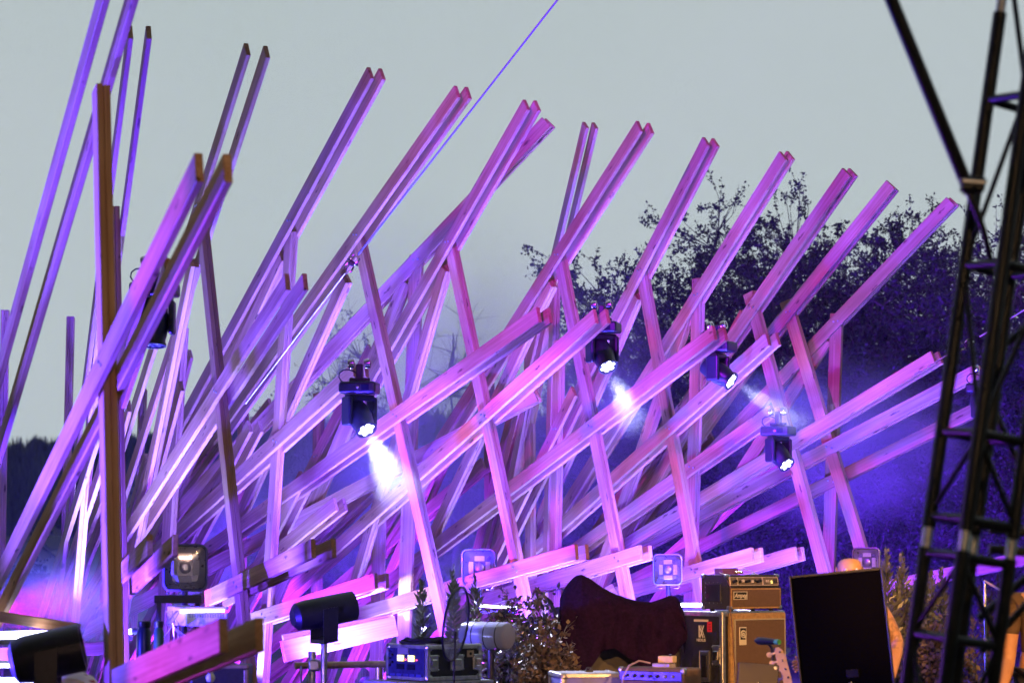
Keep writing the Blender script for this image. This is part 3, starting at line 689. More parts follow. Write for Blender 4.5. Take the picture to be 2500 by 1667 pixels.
MB().tube([P(440, 1492, 18.2), P(548, 1490, 18.2)], .012, 10).build('lamp_tube', emit('lit_tube', (.8, .86, 1), 3.0), t)
MB().box((.31, .06, .10), Matrix.Translation(P(505, 1512, 18.3)), .004).build('grille', LILAC, t)
for q in range(22): MB().box((.004, .008, .03), Matrix.Translation(P(462 + q * 4, 1502, 18.19))).build('slat', FIXM, t)
m = MB()
for q in range(6):
    a = P(415 + random.uniform(-15, 30), 1490, 18.15); m.tube([a, a + Vector((random.uniform(-.1, .1), -.02, -.09)), a + Vector((random.uniform(-.12, .12), .02, -.2)), a + Vector((random.uniform(-.1, .15), 0, -.34))], .004, 5)
m.build('wires', SILV, t, smooth=True)
# water bottles
for lab, px, d, rad, col in (('dark blue insulated bottle standing beside the near post', 352, 15.6, .047, (.02, .03, .09)), ('slim green bottle behind the dark insulated bottle', 388, 17.4, .036, (.03, .08, .07))):
    q = P(px, 1515, d); zb = P(px, 1640, d).z
    t = thing('bottle', (q.x, q.y, zb), lab, 'bottle')
    bm_ = mat(lab.split()[0] + '_bottle', col, .35, .3, .2, 10); M = Matrix.Translation((q.x, q.y, zb)); H = q.z - zb
    MB().lathe([(rad * .9, 0), (rad, .02), (rad, H * .78), (rad * .75, H * .86), (rad * .7, H * .88)], M, 20).build('body', bm_, t, smooth=True)
    MB().lathe([(rad * .85, H * .87), (rad * .9, H * .89), (rad * .9, H * .99), (rad * .8, H)], M, 20).build('cap', BLACKP, t, smooth=True)
    MB().box((.34, .3, .03), Matrix.Translation((q.x, q.y, zb - .02))).build('shelf_plate', FIXM, t)
    MB().tube([(q.x, q.y, zb - .03), (q.x, q.y, 0)], .03, 10).build('shelf_pole', FIXM, t)

# lit tube lights
def tube_light(label, x0, y0, x1, y1, d, r, es, col=(.72, .74, 1.0)):
    a, b = P(x0, y0, d), P(x1, y1, d); c = (a + b) / 2; t = thing('tube_light', (c.x, c.y, c.z - .1), label, 'tube light', 'lit tube lights')
    MB().tube([a, b], r, 12).build('lit_tube', emit('tube_glow', col, es), t, smooth=True)
    u = (b - a).normalized()
    for e, sg in ((a, -1), (b, 1)): MB().tube([e, e + u * .05 * sg], r * 1.15, 12).build('end_cap', FIXM, t)
    MB().box(((b - a).length, .05, .03), aim(c + Vector((0, .03, -.05)), Vector((0, 0, 1)))).build('back_rail', FIXM, t)
    return t
tube_light('bright white tube light running in from the left picture edge', -60, 1552, 150, 1546, 16.5, .026, 16)
tube_light('short white tube light just right of the near post', 300, 1543, 322, 1541, 19.5, .022, 14)
tube_light('thin white tube light behind the leafy stems', 1172, 1478, 1262, 1483, 22.8, .012, 9)
tube_light('thin pale tube light between the draped cloth and the road case', 1662, 1476, 1716, 1476, 23, .018, 5)
# small lit lamps low among the plants
for i, (px, py, d, r) in enumerate(((1035, 1535, 22, .03), (1089, 1533, 22, .022), (1334, 1530, 22.6, .025), (1306, 1533, 21.6, .016))):
    q = P(px, py, d); t = thing('low_lamp', (q.x, q.y, 0), 'small glaring white lamp low among the plants, %s from the left' % ('first second third fourth'.split()[[0, 1, 3, 2][i]]), 'lamp', 'small lamps among the plants')
    M = aim(q, Vector((-.1, -1, .35)))
    MB().lathe([(r * .8, -.07), (r * 1.25, -.05), (r * 1.25, .0), (r * 1.05, .0)], M, 14).build('can', FIXM, t, smooth=True)
    MB().lathe([(r, -.008), (r * .7, .004), (.001, .008)], M, 14).build('lens', LENS, t, smooth=True)
    MB().tube([q + Vector((0, .03, -.02)), (q.x, q.y + .03, 0)], .01, 6).build('spike', FIXM, t)

# black spotlights on poles
def spotlight(label, px, py, d, rad, ln, dirv, pole_to=0.0, energy=0, col=COOL, cone=14):
    o = P(px, py, d); dv = Vector(dirv).normalized(); t = thing('spotlight', (o.x, o.y, 0), label, 'spotlight', 'black spotlights on poles'); M = aim(o, dv)
    if energy: dl = (onplane(1000, 1453, fr[7][1], fr[7][2]) - (o + dv * (ln * .5))).normalized()
    MB().lathe([(rad * .55, -ln * .55), (rad * .9, -ln * .48), (rad, -ln * .3), (rad, ln * .5), (rad * .86, ln * .5), (rad * .84, ln * .40)], M, 30).build('can', FIXM, t, smooth=True)
    MB().lathe([(rad * .84, ln * .41), (rad * .5, ln * .43), (.001, ln * .44)], M, 26).build('lens', LENS if energy else DARKLENS, t, smooth=True)
    s = dv.cross(Vector((0, 0, 1))).normalized()
    y = MB(); z0 = o.z - rad * 1.9
    for sg in (-1, 1): y.loft([[o + s * sg * rad * (1.06 + k * .12) + dv * a + Vector((0, 0, zz - o.z + 0 * k)) for a, k, zz in ((-.06, 0, zq), (.06, 0, zq), (.06, 1, zq), (-.06, 1, zq))] for zq in (o.z + .03, z0)])
    y.box((.12, rad * 2.4, .03), basis(dv, s, Vector((0, 0, 1)), Vector((o.x, o.y, z0)))); y.build('yoke', FIXM, t)
    MB().tube([(o.x, o.y, z0), (o.x, o.y, 0)], .024, 12).build('pole', STEEL, t, smooth=True)
    if energy: lamp('SPOT', t, aim(o + dv * (ln * .52), dl), energy, col, R(cone), .2, .02)
    return t
spotlight('black spotlight on a pole under the short pink lower beam', 792, 1492, 18.6, .115, .48, (1, .5, .2), energy=5000, cone=5.5)
spotlight('blurred black spotlight at the lower left above the floral cloth', 118, 1597, 12.6, .125, .36, (1, .1, .22))
# brass pipe rail
a, b = P(720, 1624, 18.7), P(940, 1620, 18.9); t = thing('pipe_rail', (a.x, a.y, 0), 'brassy horizontal pipe clamped to the spotlight pole', 'pipe rail')
MB().tube([a, b], .026, 14).build('pipe', BRASS, t, smooth=True)
MB().box((.09, .09, .09), Matrix.Translation(P(768, 1623, 18.68)), .015).build('clamp', STEEL, t)
MB().tube([P(735, 1624, 18.6), P(735, 1667, 18.6)], .008, 8).build('pin', STEEL, t)
MB().tube([P(762, 1590, 18.72), (P(762, 1590, 18.72).x, 18.72, 0)], .03, 14).build('upright', STEEL, t, smooth=True)
MB().tube([P(925, 1620, 18.9), (P(925, 1620, 18.9).x, 18.9, 0)], .026, 14).build('upright', BRASS, t, smooth=True)

#@@GEAR
TAN = mat('tan_trim', (.42, .27, .13), .6, 0, .25, 40); GRILLE = mat('black_silver_grille_cloth', (.15, .095, .07), .85, 0, .5, 220, .3)
SILVP = mat('silver_plate', (.55, .53, .5), .35, .6, .1, 30); CREAM = mat('cream_badge', (.75, .72, .64), .5, 0, .05, 20); BLACKF = mat('flight_case_laminate', (.02, .02, .028), .5, 0, .3, 40)
REDST = mat('red_sticker', (.7, .03, .03), .5, 0, .1, 20); YELL = emit('yellow_display', (1, .8, .01), 2.2); REDL = emit('red_indicator', (1, .05, .05), 4); GREENM = mat('green_plug', (.1, .5, .15), .5, 0, .1, 20); PURPC = mat('purple_plastic', (.2, .08, .25), .4, 0, .2, 20)
T = Matrix.Translation
def oriented(px, py, d, yaw, roll=0): return Matrix.Translation(P(px, py, d)) @ Matrix.Rotation(yaw, 4, 'Z') @ Matrix.Rotation(roll, 4, 'Y')
def case(name, M, size, label, cat, face=BLACKF, edge=ALU, latch=True, group=None, er=.016):
    """flight case, M at the middle of its bottom; local -Y is the face to the viewer"""
    w, dp, h = size; t = thing(name, M @ Vector((0, 0, 0)), label, cat, group)
    MB().box((w - .012, dp - .012, h - .012), M @ T((0, 0, h / 2)), .004, 1).build('body', face, t)
    e = MB()
    for sx in (-1, 1):
        for sy in (-1, 1): e.box((er * 2, er * 2, h), M @ T((sx * (w/2 - er * .8), sy * (dp/2 - er * .8), h/2)), .004, 1)
        for z in (er * .9, h - er * .9):
            e.box((w - er * 3, er * 2, er * 2), M @ T((0, sx * (dp/2 - er * .8), z)), .004, 1); e.box((er * 2, dp - er * 3, er * 2), M @ T((sx * (w/2 - er * .8), 0, z)), .004, 1)
    e.build('edge_trim', edge, t)
    for sx in (-1, 1):
        for sy in (-1, 1):
            for z in (0.02, h - .02): MB().box((.06, .06, .055), M @ T((sx * (w/2 - .022), sy * (dp/2 - .022), z)), .02, 2).build('corner_cap', STEEL, t)
    return t
def latch(M, t, w=.11, h=.13):
    l = MB(); l.box((w, .012, h), M, .01, 2).build('latch', STEEL, t) if False else None
    o = MB().box((w, .014, h), M, .006, 1).build('latch', STEEL, t)
    MB().box((w * .55, .012, h * .45), M @ T((0, -.012, 0)), .005, 1).build('latch_handle', CHROME, o)
    for sx in (-1, 1):
        for sz in (-1, 1): MB().lathe([(.007, 0), (.007, .004), (.002, .006)], M @ T((sx * w * .42, -.007, sz * h * .42)) @ Matrix.Rotation(R(90), 4, 'X'), 8).build('rivet', CHROME, o)

# road case and bass cabinet standing in its tray, amplifier on top
YAW = R(40); D0 = 20.2; W, DP = .66, .40
c0 = P(1786, 1667, D0); ztop = P(1786, 1496, D0).z; H = ztop - .06
Mc = Matrix.Translation((c0.x, D0, .06)) @ Matrix.Rotation(YAW, 4, 'Z') @ T((W/2, DP/2, 0))
t = thing('bass_cabinet', Mc @ Vector((0, 0, 0)), 'tall tan edged bass cabinet with woven grille under the amplifier', 'speaker cabinet')
MB().box((W, DP, H), Mc @ T((0, 0, H/2)), .012, 2).build('shell', TAN, t)
MB().box((W - .07, .02, H - .10), Mc @ T((.0, -DP/2 - .006, H/2 - .01)), .006, 1).build('grille', GRILLE, t)
e = MB()
for sx in (-1, 1): e.box((.012, .024, H - .09), Mc @ T((sx * (W/2 - .032), -DP/2 - .006, H/2 - .01)))
e.box((W - .06, .024, .012), Mc @ T((0, -DP/2 - .006, H - .055))); e.build('piping', mat('silver_piping', (.5, .46, .38), .5, .2, .1, 20), t)
bd = MB().box((.085, .008, .15), Mc @ T((-W/2 + .115, -DP/2 - .022, H - .19)), .003, 1).build('badge', CREAM, t)
MB().box((.068, .006, .095), Mc @ T((-W/2 + .115, -DP/2 - .026, H - .172)), .002, 1).build('badge_field', BLACKP, bd)
MBa = MB(); Mb = Mc @ T((-W/2 + .113, -DP/2 - .031, H - .176)) @ Matrix.Rotation(R(90), 4, 'X')
def arc(mb, r, w, a0, a1, M, n=18, z=.002):
    rings = []
    for k in range(n + 1):
        a = R(a0 + (a1 - a0) * k / n); ca, sa = math.cos(a), math.sin(a)
        rings.append([M @ Vector((rr * ca, rr * sa, zz)) for rr, zz in ((r - w/2, -z), (r + w/2, -z), (r + w/2, z), (r - w/2, z))])
    mb.loft(rings, True, True)
arc(MBa, .011, .010, 0, 359, Mb); arc(MBa, .026, .007, 60, 340, Mb); arc(MBa, .032, .007, -60, 150, Mb); MBa.box((.008, .045, .004), Mb @ T((.030, -.020, 0)))
MBa.build('badge_emblem', CREAM, bd)
# road case round the cabinet; its long side (local -Y here) carries the stickers
CWD = .56; Hc = P(1700, 1493, D0).z - .06
Ml = Mc @ T((-.03 - W/2 + .33, .02 - DP/2 + CWD/2 + .012, 0)) @ Matrix.Rotation(R(-90), 4, 'Z')
rc = case('road_case', Ml, (CWD, .74, Hc), 'black road case with metal edges, stickers and a caster, left of the bass cabinet', 'road case', er=.02)
ff = -.37
WHITEP = mat('white_print', (.75, .75, .78), .6, 0, .05, 20)
st = MB(); Ms = Ml @ T((.03, ff - .002, Hc - .165)) @ Matrix.Rotation(R(90), 4, 'X')
for dx in (-.026, -.018): st.box((.005, .10, .002), Ms @ T((dx, 0, 0)))
for dx, rr in ((-.004, 24), (.004, 24), (.020, 24)): st.box((.005, .112, .002), Ms @ T((dx, 0, 0)) @ Matrix.Rotation(R(rr), 4, 'Z'))
for dx in (.006, .014): st.box((.004, .112, .002), Ms @ T((dx, 0, .0012)) @ Matrix.Rotation(R(-24), 4, 'Z'))
st.build('logo_mark', WHITEP, rc)
text('logo_lettering', 'NEXUS', .034, WHITEP, rc, Ml @ T((.03, ff - .002, Hc - .238)) @ Matrix.Rotation(R(90), 4, 'X'), .001, 0, .0006)
MB().box((.17, .003, .02), Ml @ T((.03, ff - .001, Hc - .075))).build('tape_strip', CREAM, rc)
MB().box((.055, .003, .085), Ml @ T((.13, ff - .001, Hc - .125))).build('sticker', REDST, rc)
st = MB()
for dz in (.02, 0, -.02): st.box((.024, .002, .006), Ml @ T((.135, ff - .004, Hc - .125 + dz)))
st.build('sticker_marks', mat('dark_red_print', (.2, .01, .01), .6), rc)
hd = MB().box((.12, .012, .26), Ml @ T((.065, ff + .002, Hc - .45)), .012, 2).build('handle_dish', STEEL, rc)
MB().box((.07, .012, .19), Ml @ T((.065, ff - .004, Hc - .45)), .008, 2).build('handle_recess', BLACKP, hd)
latch(Ml @ T((.21, ff, Hc - .36)), rc, .10, .17)
latch(Ml @ T((.05, ff, Hc - .86)), rc, .12, .15)
cs = MB().lathe([(.05, -.016), (.058, -.012), (.058, .012), (.05, .016)], Ml @ T((-CWD/2 - .03, -.30, Hc - .20)) @ Matrix.Rotation(R(90), 4, 'X'), 20).build('caster', mat('grey_caster', (.25, .25, .3), .5), rc, smooth=True)
MB().box((.07, .05, .03), Ml @ T((-CWD/2 - .005, -.30, Hc - .20)), .006, 1).build('caster_fork', STEEL, cs)
# amplifier head
Ma = Mc @ T((.0, .0, H + .03)); AW, AD, AH = .62, .33, .285
t = thing('bass_amplifier', Ma @ Vector((0, 0, 0)), 'bass amplifier head with knobs, cream lettering and grille on the tall cabinet', 'amplifier')
prof = [(-AD/2, 0), (AD/2, 0), (AD/2, AH), (-AD/2 + .035, AH), (-AD/2 + .018, AH * .64), (-AD/2, AH * .62)]
MB().loft([[Ma @ Vector((x, a, c)) for a, c in prof] for x in (-AW/2, AW/2)]).build('shell', TOLEX, t)
MB().loft([[Ma @ Vector((x, a, c)) for a, c in [(-AD/2 - .004, AH * .02), (-AD/2 + .01, AH * .02), (-AD/2 + .01, AH * .61), (-AD/2 - .004, AH * .61)]] for x in (-AW/2 + .012, AW/2 - .012)]).build('tan_front', TAN, t)
MB().box((AW - .05, .012, AH * .50), Ma @ T((0, -AD/2 - .005, AH * .32)), .004, 1).build('grille', GRILLE, t)
Mp = Ma @ T((0, -AD/2 + .022, AH * .81)) @ Matrix.Rotation(R(-10), 4, 'X')
pn = MB().box((AW - .04, .012, AH * .27), Mp, .003, 1).build('control_panel', mat('bronze_panel', (.30, .23, .15), .4, .5, .15, 30), t)
for x0, x1 in ((-.285, -.205), (-.195, .095), (.105, .285)):
    f = MB()
    for dz in (-.034, .034): f.box((x1 - x0, .003, .003), Mp @ T(((x0 + x1)/2, -.008, dz)))
    for xx in (x0, x1): f.box((.003, .003, .068), Mp @ T((xx, -.008, 0)))
    f.build('panel_outline', CREAM, pn)
for i, x in enumerate((-.25, -.225, -.175, -.14, -.10, -.07, -.03, .0, .035, .065)):
    MB().lathe([(.013, 0), (.012, .018), (.003, .02)], Mp @ T((x, -.006, -.004 + (.006 if i % 2 else 0))) @ Matrix.Rotation(R(90), 4, 'X'), 12).build('knob', CREAM if i in (3, 6) else BLACKP, pn, smooth=True)
for x in (.235, .262): MB().box((.018, .012, .034), Mp @ T((x, -.01, 0)), .003, 1).build('rocker_switch', BLACKP, pn)
MB().box((.013, .01, .026), Mp @ T((.205, -.01, -.008))).build('pilot_light', emit('pilot_yellow', (.9, .9, .1), 1.0), pn)
text('panel_lettering', 'B15', .026, CREAM, pn, Mp @ T((.16, -.008, .0)) @ Matrix.Rotation(R(90), 4, 'X'), .001, 0, .0008)
lb = MB().box((.155, .008, .062), Ma @ T((-.20, -AD/2 - .014, AH * .40)), .003, 1).build('nameplate', BLACKP, t)
f = MB()
for dz in (-.031, .031): f.box((.16, .006, .005), Ma @ T((-.20, -AD/2 - .018, AH * .40 + dz)))
for dx in (-.078, .078): f.box((.005, .006, .066), Ma @ T((-.20 + dx, -AD/2 - .018, AH * .40)))
f.build('nameplate_border', CREAM, lb)
text('nameplate_lettering', 'Ampeg', .050, CREAM, lb, Ma @ T((-.20, -AD/2 - .020, AH * .40)) @ Matrix.Rotation(R(90), 4, 'X'), .001, .35, .0012)
vp = MB().box((.012, .17, .15), Ma @ T((-AW/2 - .002, .02, AH * .48)), .003, 1).build('vent_panel', BLACKP, t)
for k in range(16):
    a = 2 * math.pi * k / 16; y_ = max(-.095, min(.095, .13 * math.cos(a))); z_ = max(-.085, min(.085, .115 * math.sin(a)))
    MB().lathe([(.005, 0), (.005, .004), (.001, .006)], Ma @ T((-AW/2 - .0, .02 + y_, AH * .48 + z_)) @ Matrix.Rotation(R(-90), 4, 'Y'), 8).build('rivet', CHROME, vp)
for sx in (-1, 1):
    for sy in (-1, 1):
        for z in (.012, AH - .012):
            MB().box((.045, .045, .04), Ma @ T((sx * (AW/2 - .014), sy * (AD/2 - .014) + (.03 if (z > .1 and sy < 0) else 0), z)), .015, 2).build('corner_cap', STEEL, t)
        MB().lathe([(.02, -.03), (.02, 0)], Ma @ T((sx * .24, sy * .11, 0)), 12).build('foot', RUBBER, t)
# pedal and cords on the amplifier
Mq = Ma @ T((-.16, .02, AH)); t = thing('effects_pedal', Mq @ Vector((0, 0, 0)), 'small purple box with brass terminals on top of the amplifier', 'pedal')
MB().box((.19, .10, .055), Mq @ T((0, 0, .03)), .008, 2).build('casing', PURPC, t)
for k in range(3): MB().lathe([(.012, 0), (.012, .03), (.004, .034)], Mq @ T((.08, -.055 + k * .0, .02)) @ T((-.035 + .03 * k, 0, 0)) @ Matrix.Rotation(R(90), 4, 'X'), 10).build('terminal', BRASS, t)
MB().tube([Mq @ Vector(p) for p in ((.1, -.03, .03), (.16, -.05, .05), (.22, -.08, .03), (.26, -.12, .0), (.27, -.15, -.05), (.15, -.17, -.09))], .005, 6).build('patch_cord', mat('pale_cord', (.5, .55, .6), .5), t, smooth=True)
MB().tube([Mq @ Vector(p) for p in ((-.09, 0, .02), (-.14, -.12, .0), (-.145, -.19, -.10), (-.18, -.22, -.28), (-.24, -.30, -.42), (-.26, -.36, -.9))], .005, 6).build('speaker_cord', mat('brown_cord', (.2, .1, .08), .6), t, smooth=True)

# combo cases low in front
Mw = oriented(1430, 1667, 18.6, R(10)); Mw.translation.z = P(1430, 1640, 18.6).z - .5
wc = case('flight_case', Mw, (.48, .5, .5), 'pale topped flight case low in front of the dark cloth', 'case', face=mat('blue_grey_laminate', (.16, .17, .3), .5, 0, .2, 10), group='low cases at the stage front', er=.016)
MB().box((.455, .475, .004), Mw @ T((0, 0, .499))).build('pale_lid', mat('pale_lid_laminate', (.5, .5, .56), .45, 0, .1, 10), wc)
gp = MB().box((.06, .04, .014), Mw @ T((.03, .02, .508)), .004, 1).build('lid_handle_base', BLACKP, wc); MB().tube([Mw @ Vector(p) for p in ((.005, .02, .51), (.015, .02, .535), (.045, .02, .535), (.055, .02, .51))], .006, 6).build('lid_handle', BLACKP, gp)
Mg = oriented(1612, 1667, 18.2, R(-33)); Mg.translation.z = P(1610, 1628, 18.2).z - .5
t = thing('guitar_amplifier', Mg @ Vector((0, 0, 0)), 'low guitar amplifier with blue lit control panel and brown side', 'amplifier')
MB().box((.56, .28, .5), Mg @ T((0, 0, .25)), .02, 3).build('cabinet', mat('brown_tolex', (.14, .09, .06), .6, 0, .3, 120, .3), t)
MB().box((.53, .02, .07), Mg @ T((0, -.138, .44)), .004, 1).build('control_panel', mat('blue_lit_panel', (.05, .05, .16), .3, .3, .2, 20), t)  # blue light falling on the front is put into the panel colour
for k in range(7): MB().lathe([(.013, 0), (.011, .018), (.003, .02)], Mg @ T((-.2 + .065 * k, -.148, .44)) @ Matrix.Rotation(R(90), 4, 'X'), 12).build('knob', BLACKP if k < 5 else SILVP, t, smooth=True)
MB().box((.52, .02, .33), Mg @ T((0, -.138, .22)), .004, 1).build('grille', mat('blue_lit_grille', (.12, .12, .3), .8, 0, .4, 200, .3), t)  # the same blue light put into the grille colour
for sx in (-1, 1): MB().box((.04, .05, .05), Mg @ T((sx * .265, -.12, .48)), .014, 2).build('corner_cap', STEEL, t)
for k, (dx, dz, w) in enumerate(((.02, .035, .15), (.05, .09, .12))):
    Mx = Mg @ T((dx, 0.02, .5 + dz - .03)) @ Matrix.Rotation(R(12 * k), 4, 'Z')
    t = thing('pedal_box', Mx @ Vector((0, 0, -.02)), ('grey pedal box resting on the low guitar amplifier', 'small cream pedal stacked on the grey pedal box')[k], 'pedal')
    MB().box((w, .10, .05), Mx, .008, 2).build('casing', (mat('grey_casing', (.35, .33, .42), .4), mat('cream_casing', (.7, .55, .28), .5))[k], t)
    MB().lathe([(.012, 0), (.012, .012), (.006, .014)], Mx @ T((.03, -.02, .025)), 10).build('foot_switch', CHROME, t)
MB().tube([P(1588, 1618, 18.1), P(1560, 1612, 18.1), P(1535, 1625, 18), P(1522, 1650, 17.95), P(1516, 1690, 17.9)], .007, 6).build('instrument_cord', mat('pale_purple_cord', (.4, .3, .5), .5), None, smooth=True)
tag(bpy.data.objects['instrument_cord'], 'thin cord curling from the pedals over the low guitar amplifier', 'cord')
# cab half under the cloth
Mh = oriented(1645, 1667, 20.9, R(-20)); Mh.translation.z = 0
t = thing('speaker_cabinet', Mh @ Vector((0, 0, 0)), 'brown speaker cabinet corner showing beneath the dark cloth', 'speaker cabinet')
zc = P(1645, 1575, 20.9).z
MB().box((.34, .3, zc), Mh @ T((-.02, 0, zc/2)), .02, 3).build('shell', TOLEX, t)
MB().box((.29, .02, zc - .08), Mh @ T((-.02, -.148, zc/2)), .004, 1).build('grille', mat('wheat_grille', (.42, .30, .2), .8, 0, .4, 150, .4), t)
MB().tube([Mh @ Vector(p) for p in ((-.18, -.16, zc - .03), (.14, -.16, zc - .03), (.14, -.16, .05))], .006, 6).build('piping', TAN, t)

# dark cloth draped over equipment
CLOTH = mat('dark_purple_cloth', (.016, .005, .030), .95, 0, .35, 40, .5, spec=.06)
prof = [(1368, 1460, 1600), (1380, 1432, 1640), (1398, 1410, 1650), (1408, 1402, 1650), (1420, 1400, 1646), (1440, 1410, 1630), (1470, 1432, 1590), (1500, 1448, 1582), (1530, 1458, 1600), (1560, 1466, 1625), (1590, 1468, 1632), (1615, 1460, 1625), (1635, 1452, 1612), (1650, 1454, 1594), (1662, 1475, 1578), (1672, 1505, 1568), (1677, 1545, 1564)]
pxs = np.array([p[0] for p in prof], float); tops = np.array([p[1] for p in prof], float); bots = np.array([p[2] for p in prof], float)
NU, NV = 90, 34; V, F = [], []; dc = 19.7
for i in range(NU):
    u = i / (NU - 1); x = 1368 + u * (1677 - 1368); tp = np.interp(x, pxs, tops); bt = np.interp(x, pxs, bots)
    for j in range(NV):
        v = j / (NV - 1) * 1.35 - .35                       # <0 lies over the back
        fold = math.sin(u * 38 + 1.5 * math.sin(v * 3 + u * 9)) * .018 + mnoise.noise((u * 7, v * 2.4, 3)) * .05
        if v < 0:
            q = P(x, tp, dc + .12); V.append((q.x, q.y + (-v) * .9 + .0, q.z + .02 * math.sin(v * 9) - v * v * 1.2 - .15 * (-v)))
        else:
            yy = tp + (bt - tp) * v; bulge = .12 * math.sin(min(1, v * 3.5) * math.pi / 2)
            q = P(x, yy, dc + .12 - bulge); V.append((q.x, q.y - fold * min(1, v * 2.2) - .03 * v, q.z + .006 * math.sin(u * 21) * v))
for i in range(NU - 1):
    for j in range(NV - 1): F.append((i * NV + j, (i + 1) * NV + j, (i + 1) * NV + j + 1, i * NV + j + 1))
o = raw('draped_cloth', V, F, CLOTH, None, True); tag(o, 'dark purple cloth draped over bulky equipment in the middle', 'cloth')
sm = o.modifiers.new('thick', 'SOLIDIFY'); sm.thickness = .006; sb = o.modifiers.new('smooth', 'SUBSURF'); sb.levels = 1; sb.render_levels = 1
# what it covers: a keyboard stand and case, and the dark panel at its left
q = P(1520, 1500, 20.1); t = thing('covered_equipment', (q.x, q.y, 0), 'bulky dark equipment standing hidden beneath the purple cloth', 'equipment')
MB().box((.95, .3, .95), T((q.x, q.y + .12, .475)), .03, 2).build('case', BLACKF, t)
MB().box((.12, .12, .3), T((P(1415, 1450, 20.1).x, 20.12, 1.12)), .03, 2).build('raised_part', BLACKF, t)
q = P(1372, 1520, 20.5); t = thing('upright_box', (q.x, q.y, 0), 'dark violet upright box with round port left of the draped cloth', 'box')
z0 = P(1372, 1482, 20.5).z; MB().box((.13, .3, z0), T((q.x, q.y + .15, z0/2)), .01, 2).build('box', mat('violet_grey_panel', (.09, .07, .12), .5, 0, .2, 20), t)
MB().lathe([(.035, -.02), (.04, .0), (.028, .003), (.028, -.02)], T((q.x + .0, q.y - .002, P(1368, 1553, 20.5).z)) @ Matrix.Rotation(R(90), 4, 'X'), 18, False).build('port', RUBBER, t)

# rack case with glowing displays
Mk = oriented(1010, 1667, 18.0, R(-38)); Mk = Matrix.Translation((P(1030, 1640, 18.0).x, 18.3, P(1030, 1640, 18.0).z - .02)) @ Matrix.Rotation(R(38), 4, 'Z')
zt = P(1000, 1575, 18.0).z
Mk.translation.z = P(1000, 1662, 18.0).z; hk = zt - Mk.translation.z
# long latched side faces right-front, rack front faces left-front
Mk = Matrix.Translation((P(1043, 1640, 18.0).x, 18.0, P(1000, 1662, 18.0).z)) @ Matrix.Rotation(R(40), 4, 'Z') @ T((.26, .25, 0))
t = case('rack_case', Mk, (.52, .50, hk), 'rack case with two glowing yellow displays, latches and a label', 'rack case', er=.016)
for x in (-.20, .02, .22): latch(Mk @ T((x, -.25, hk * .5)), t, .09 if x != .02 else .13, .12)
MB().box((.065, .004, .05), Mk @ T((.15, -.25, hk * .74))).build('label_plate', mat('gold_label', (.6, .45, .28), .5), t)
MB().lathe([(.012, 0), (.012, .001)], Mk @ T((.15, -.2535, hk * .74)) @ Matrix.Rotation(R(90), 4, 'X'), 12).build('label_emblem', BLACKP, t)
fp = MB().box((.012, .44, hk - .05), Mk @ T((-.262, 0, hk/2)), .003, 1).build('rack_front', mat('rack_front_blue', (.03, .035, .12), .4, .2, .4, 30), t)
for yy in (.06, -.07):
    MB().box((.008, .075, .045), Mk @ T((-.27, yy, hk * .62))).build('display', YELL, fp)
    MB().box((.006, .09, .04), Mk @ T((-.27, yy, hk * .38))).build('blank_display', GLASSY, fp)
for yy in (.0, -.135): MB().lathe([(.006, 0), (.006, .006)], Mk @ T((-.268, yy, hk * .58)) @ Matrix.Rotation(R(-90), 4, 'Y'), 8).build('indicator', REDL, fp)
for k in range(5): MB().box((.006, .06, .02), Mk @ T((-.27, .16 - .08 * k, hk * .14))).build('connector', mat('blue_connector', (.06, .08, .3), .4), fp)
MB().box((.006, .13, .05), Mk @ T((-.27, .03, hk * .83))).build('nameplate', SILVP, fp)
for k in range(5): MB().lathe([(.010, 0), (.009, .014), (.002, .016)], Mk @ T((-.268, .19 - .03 * (k % 2), hk * (.4 + .1 * k))) @ Matrix.Rotation(R(-90), 4, 'Y'), 10).build('knob', BLACKP, fp)
kx = Mk.translation
t2 = thing('case_table', (kx.x, kx.y, 0), 'pale topped case under the rack case', 'case')
MB().box((.78, .6, .03), Mk @ T((-.05, 0, -.02)), .006, 1).build('top', mat('pale_lilac_top', (.45, .45, .55), .5), t2); MB().box((.72, .54, kx.z - .04), Mk @ T((-.05, 0, -.04 - (kx.z - .04)/2))).build('body', BLACKF, t2)
# cable coil on it
m = MB(); rr = random.Random(5)
pts = []
for k in range(130):
    a = k * .27; r_ = .17 + .025 * math.sin(k * .7) - .0004 * k; pts.append(Mk @ Vector((-.05 + r_ * math.cos(a) * 1.2, .02 + r_ * math.sin(a), hk + .012 + .00022 * k + .008 * math.sin(k * 1.3))))
m.tube(pts, .009, 6); tag(m.build('cable_coil', RUBBER, None, smooth=True), 'coil of black cable lying on the rack case', 'cable')
def frosted_material():
    m, nt, N, L, b = nodes('frosted_clear'); b.inputs['Base Color'].default_value = (.35, .35, .5, 1); b.inputs['Roughness'].default_value = .15
    tr = N.new('ShaderNodeBsdfTransparent'); mxs = N.new('ShaderNodeMixShader'); mxs.inputs[0].default_value = .45
    L.new(tr.outputs[0], mxs.inputs[1]); L.new(b.outputs[0], mxs.inputs[2]); L.new(mxs.outputs[0], N['Material Output'].inputs['Surface']); return m
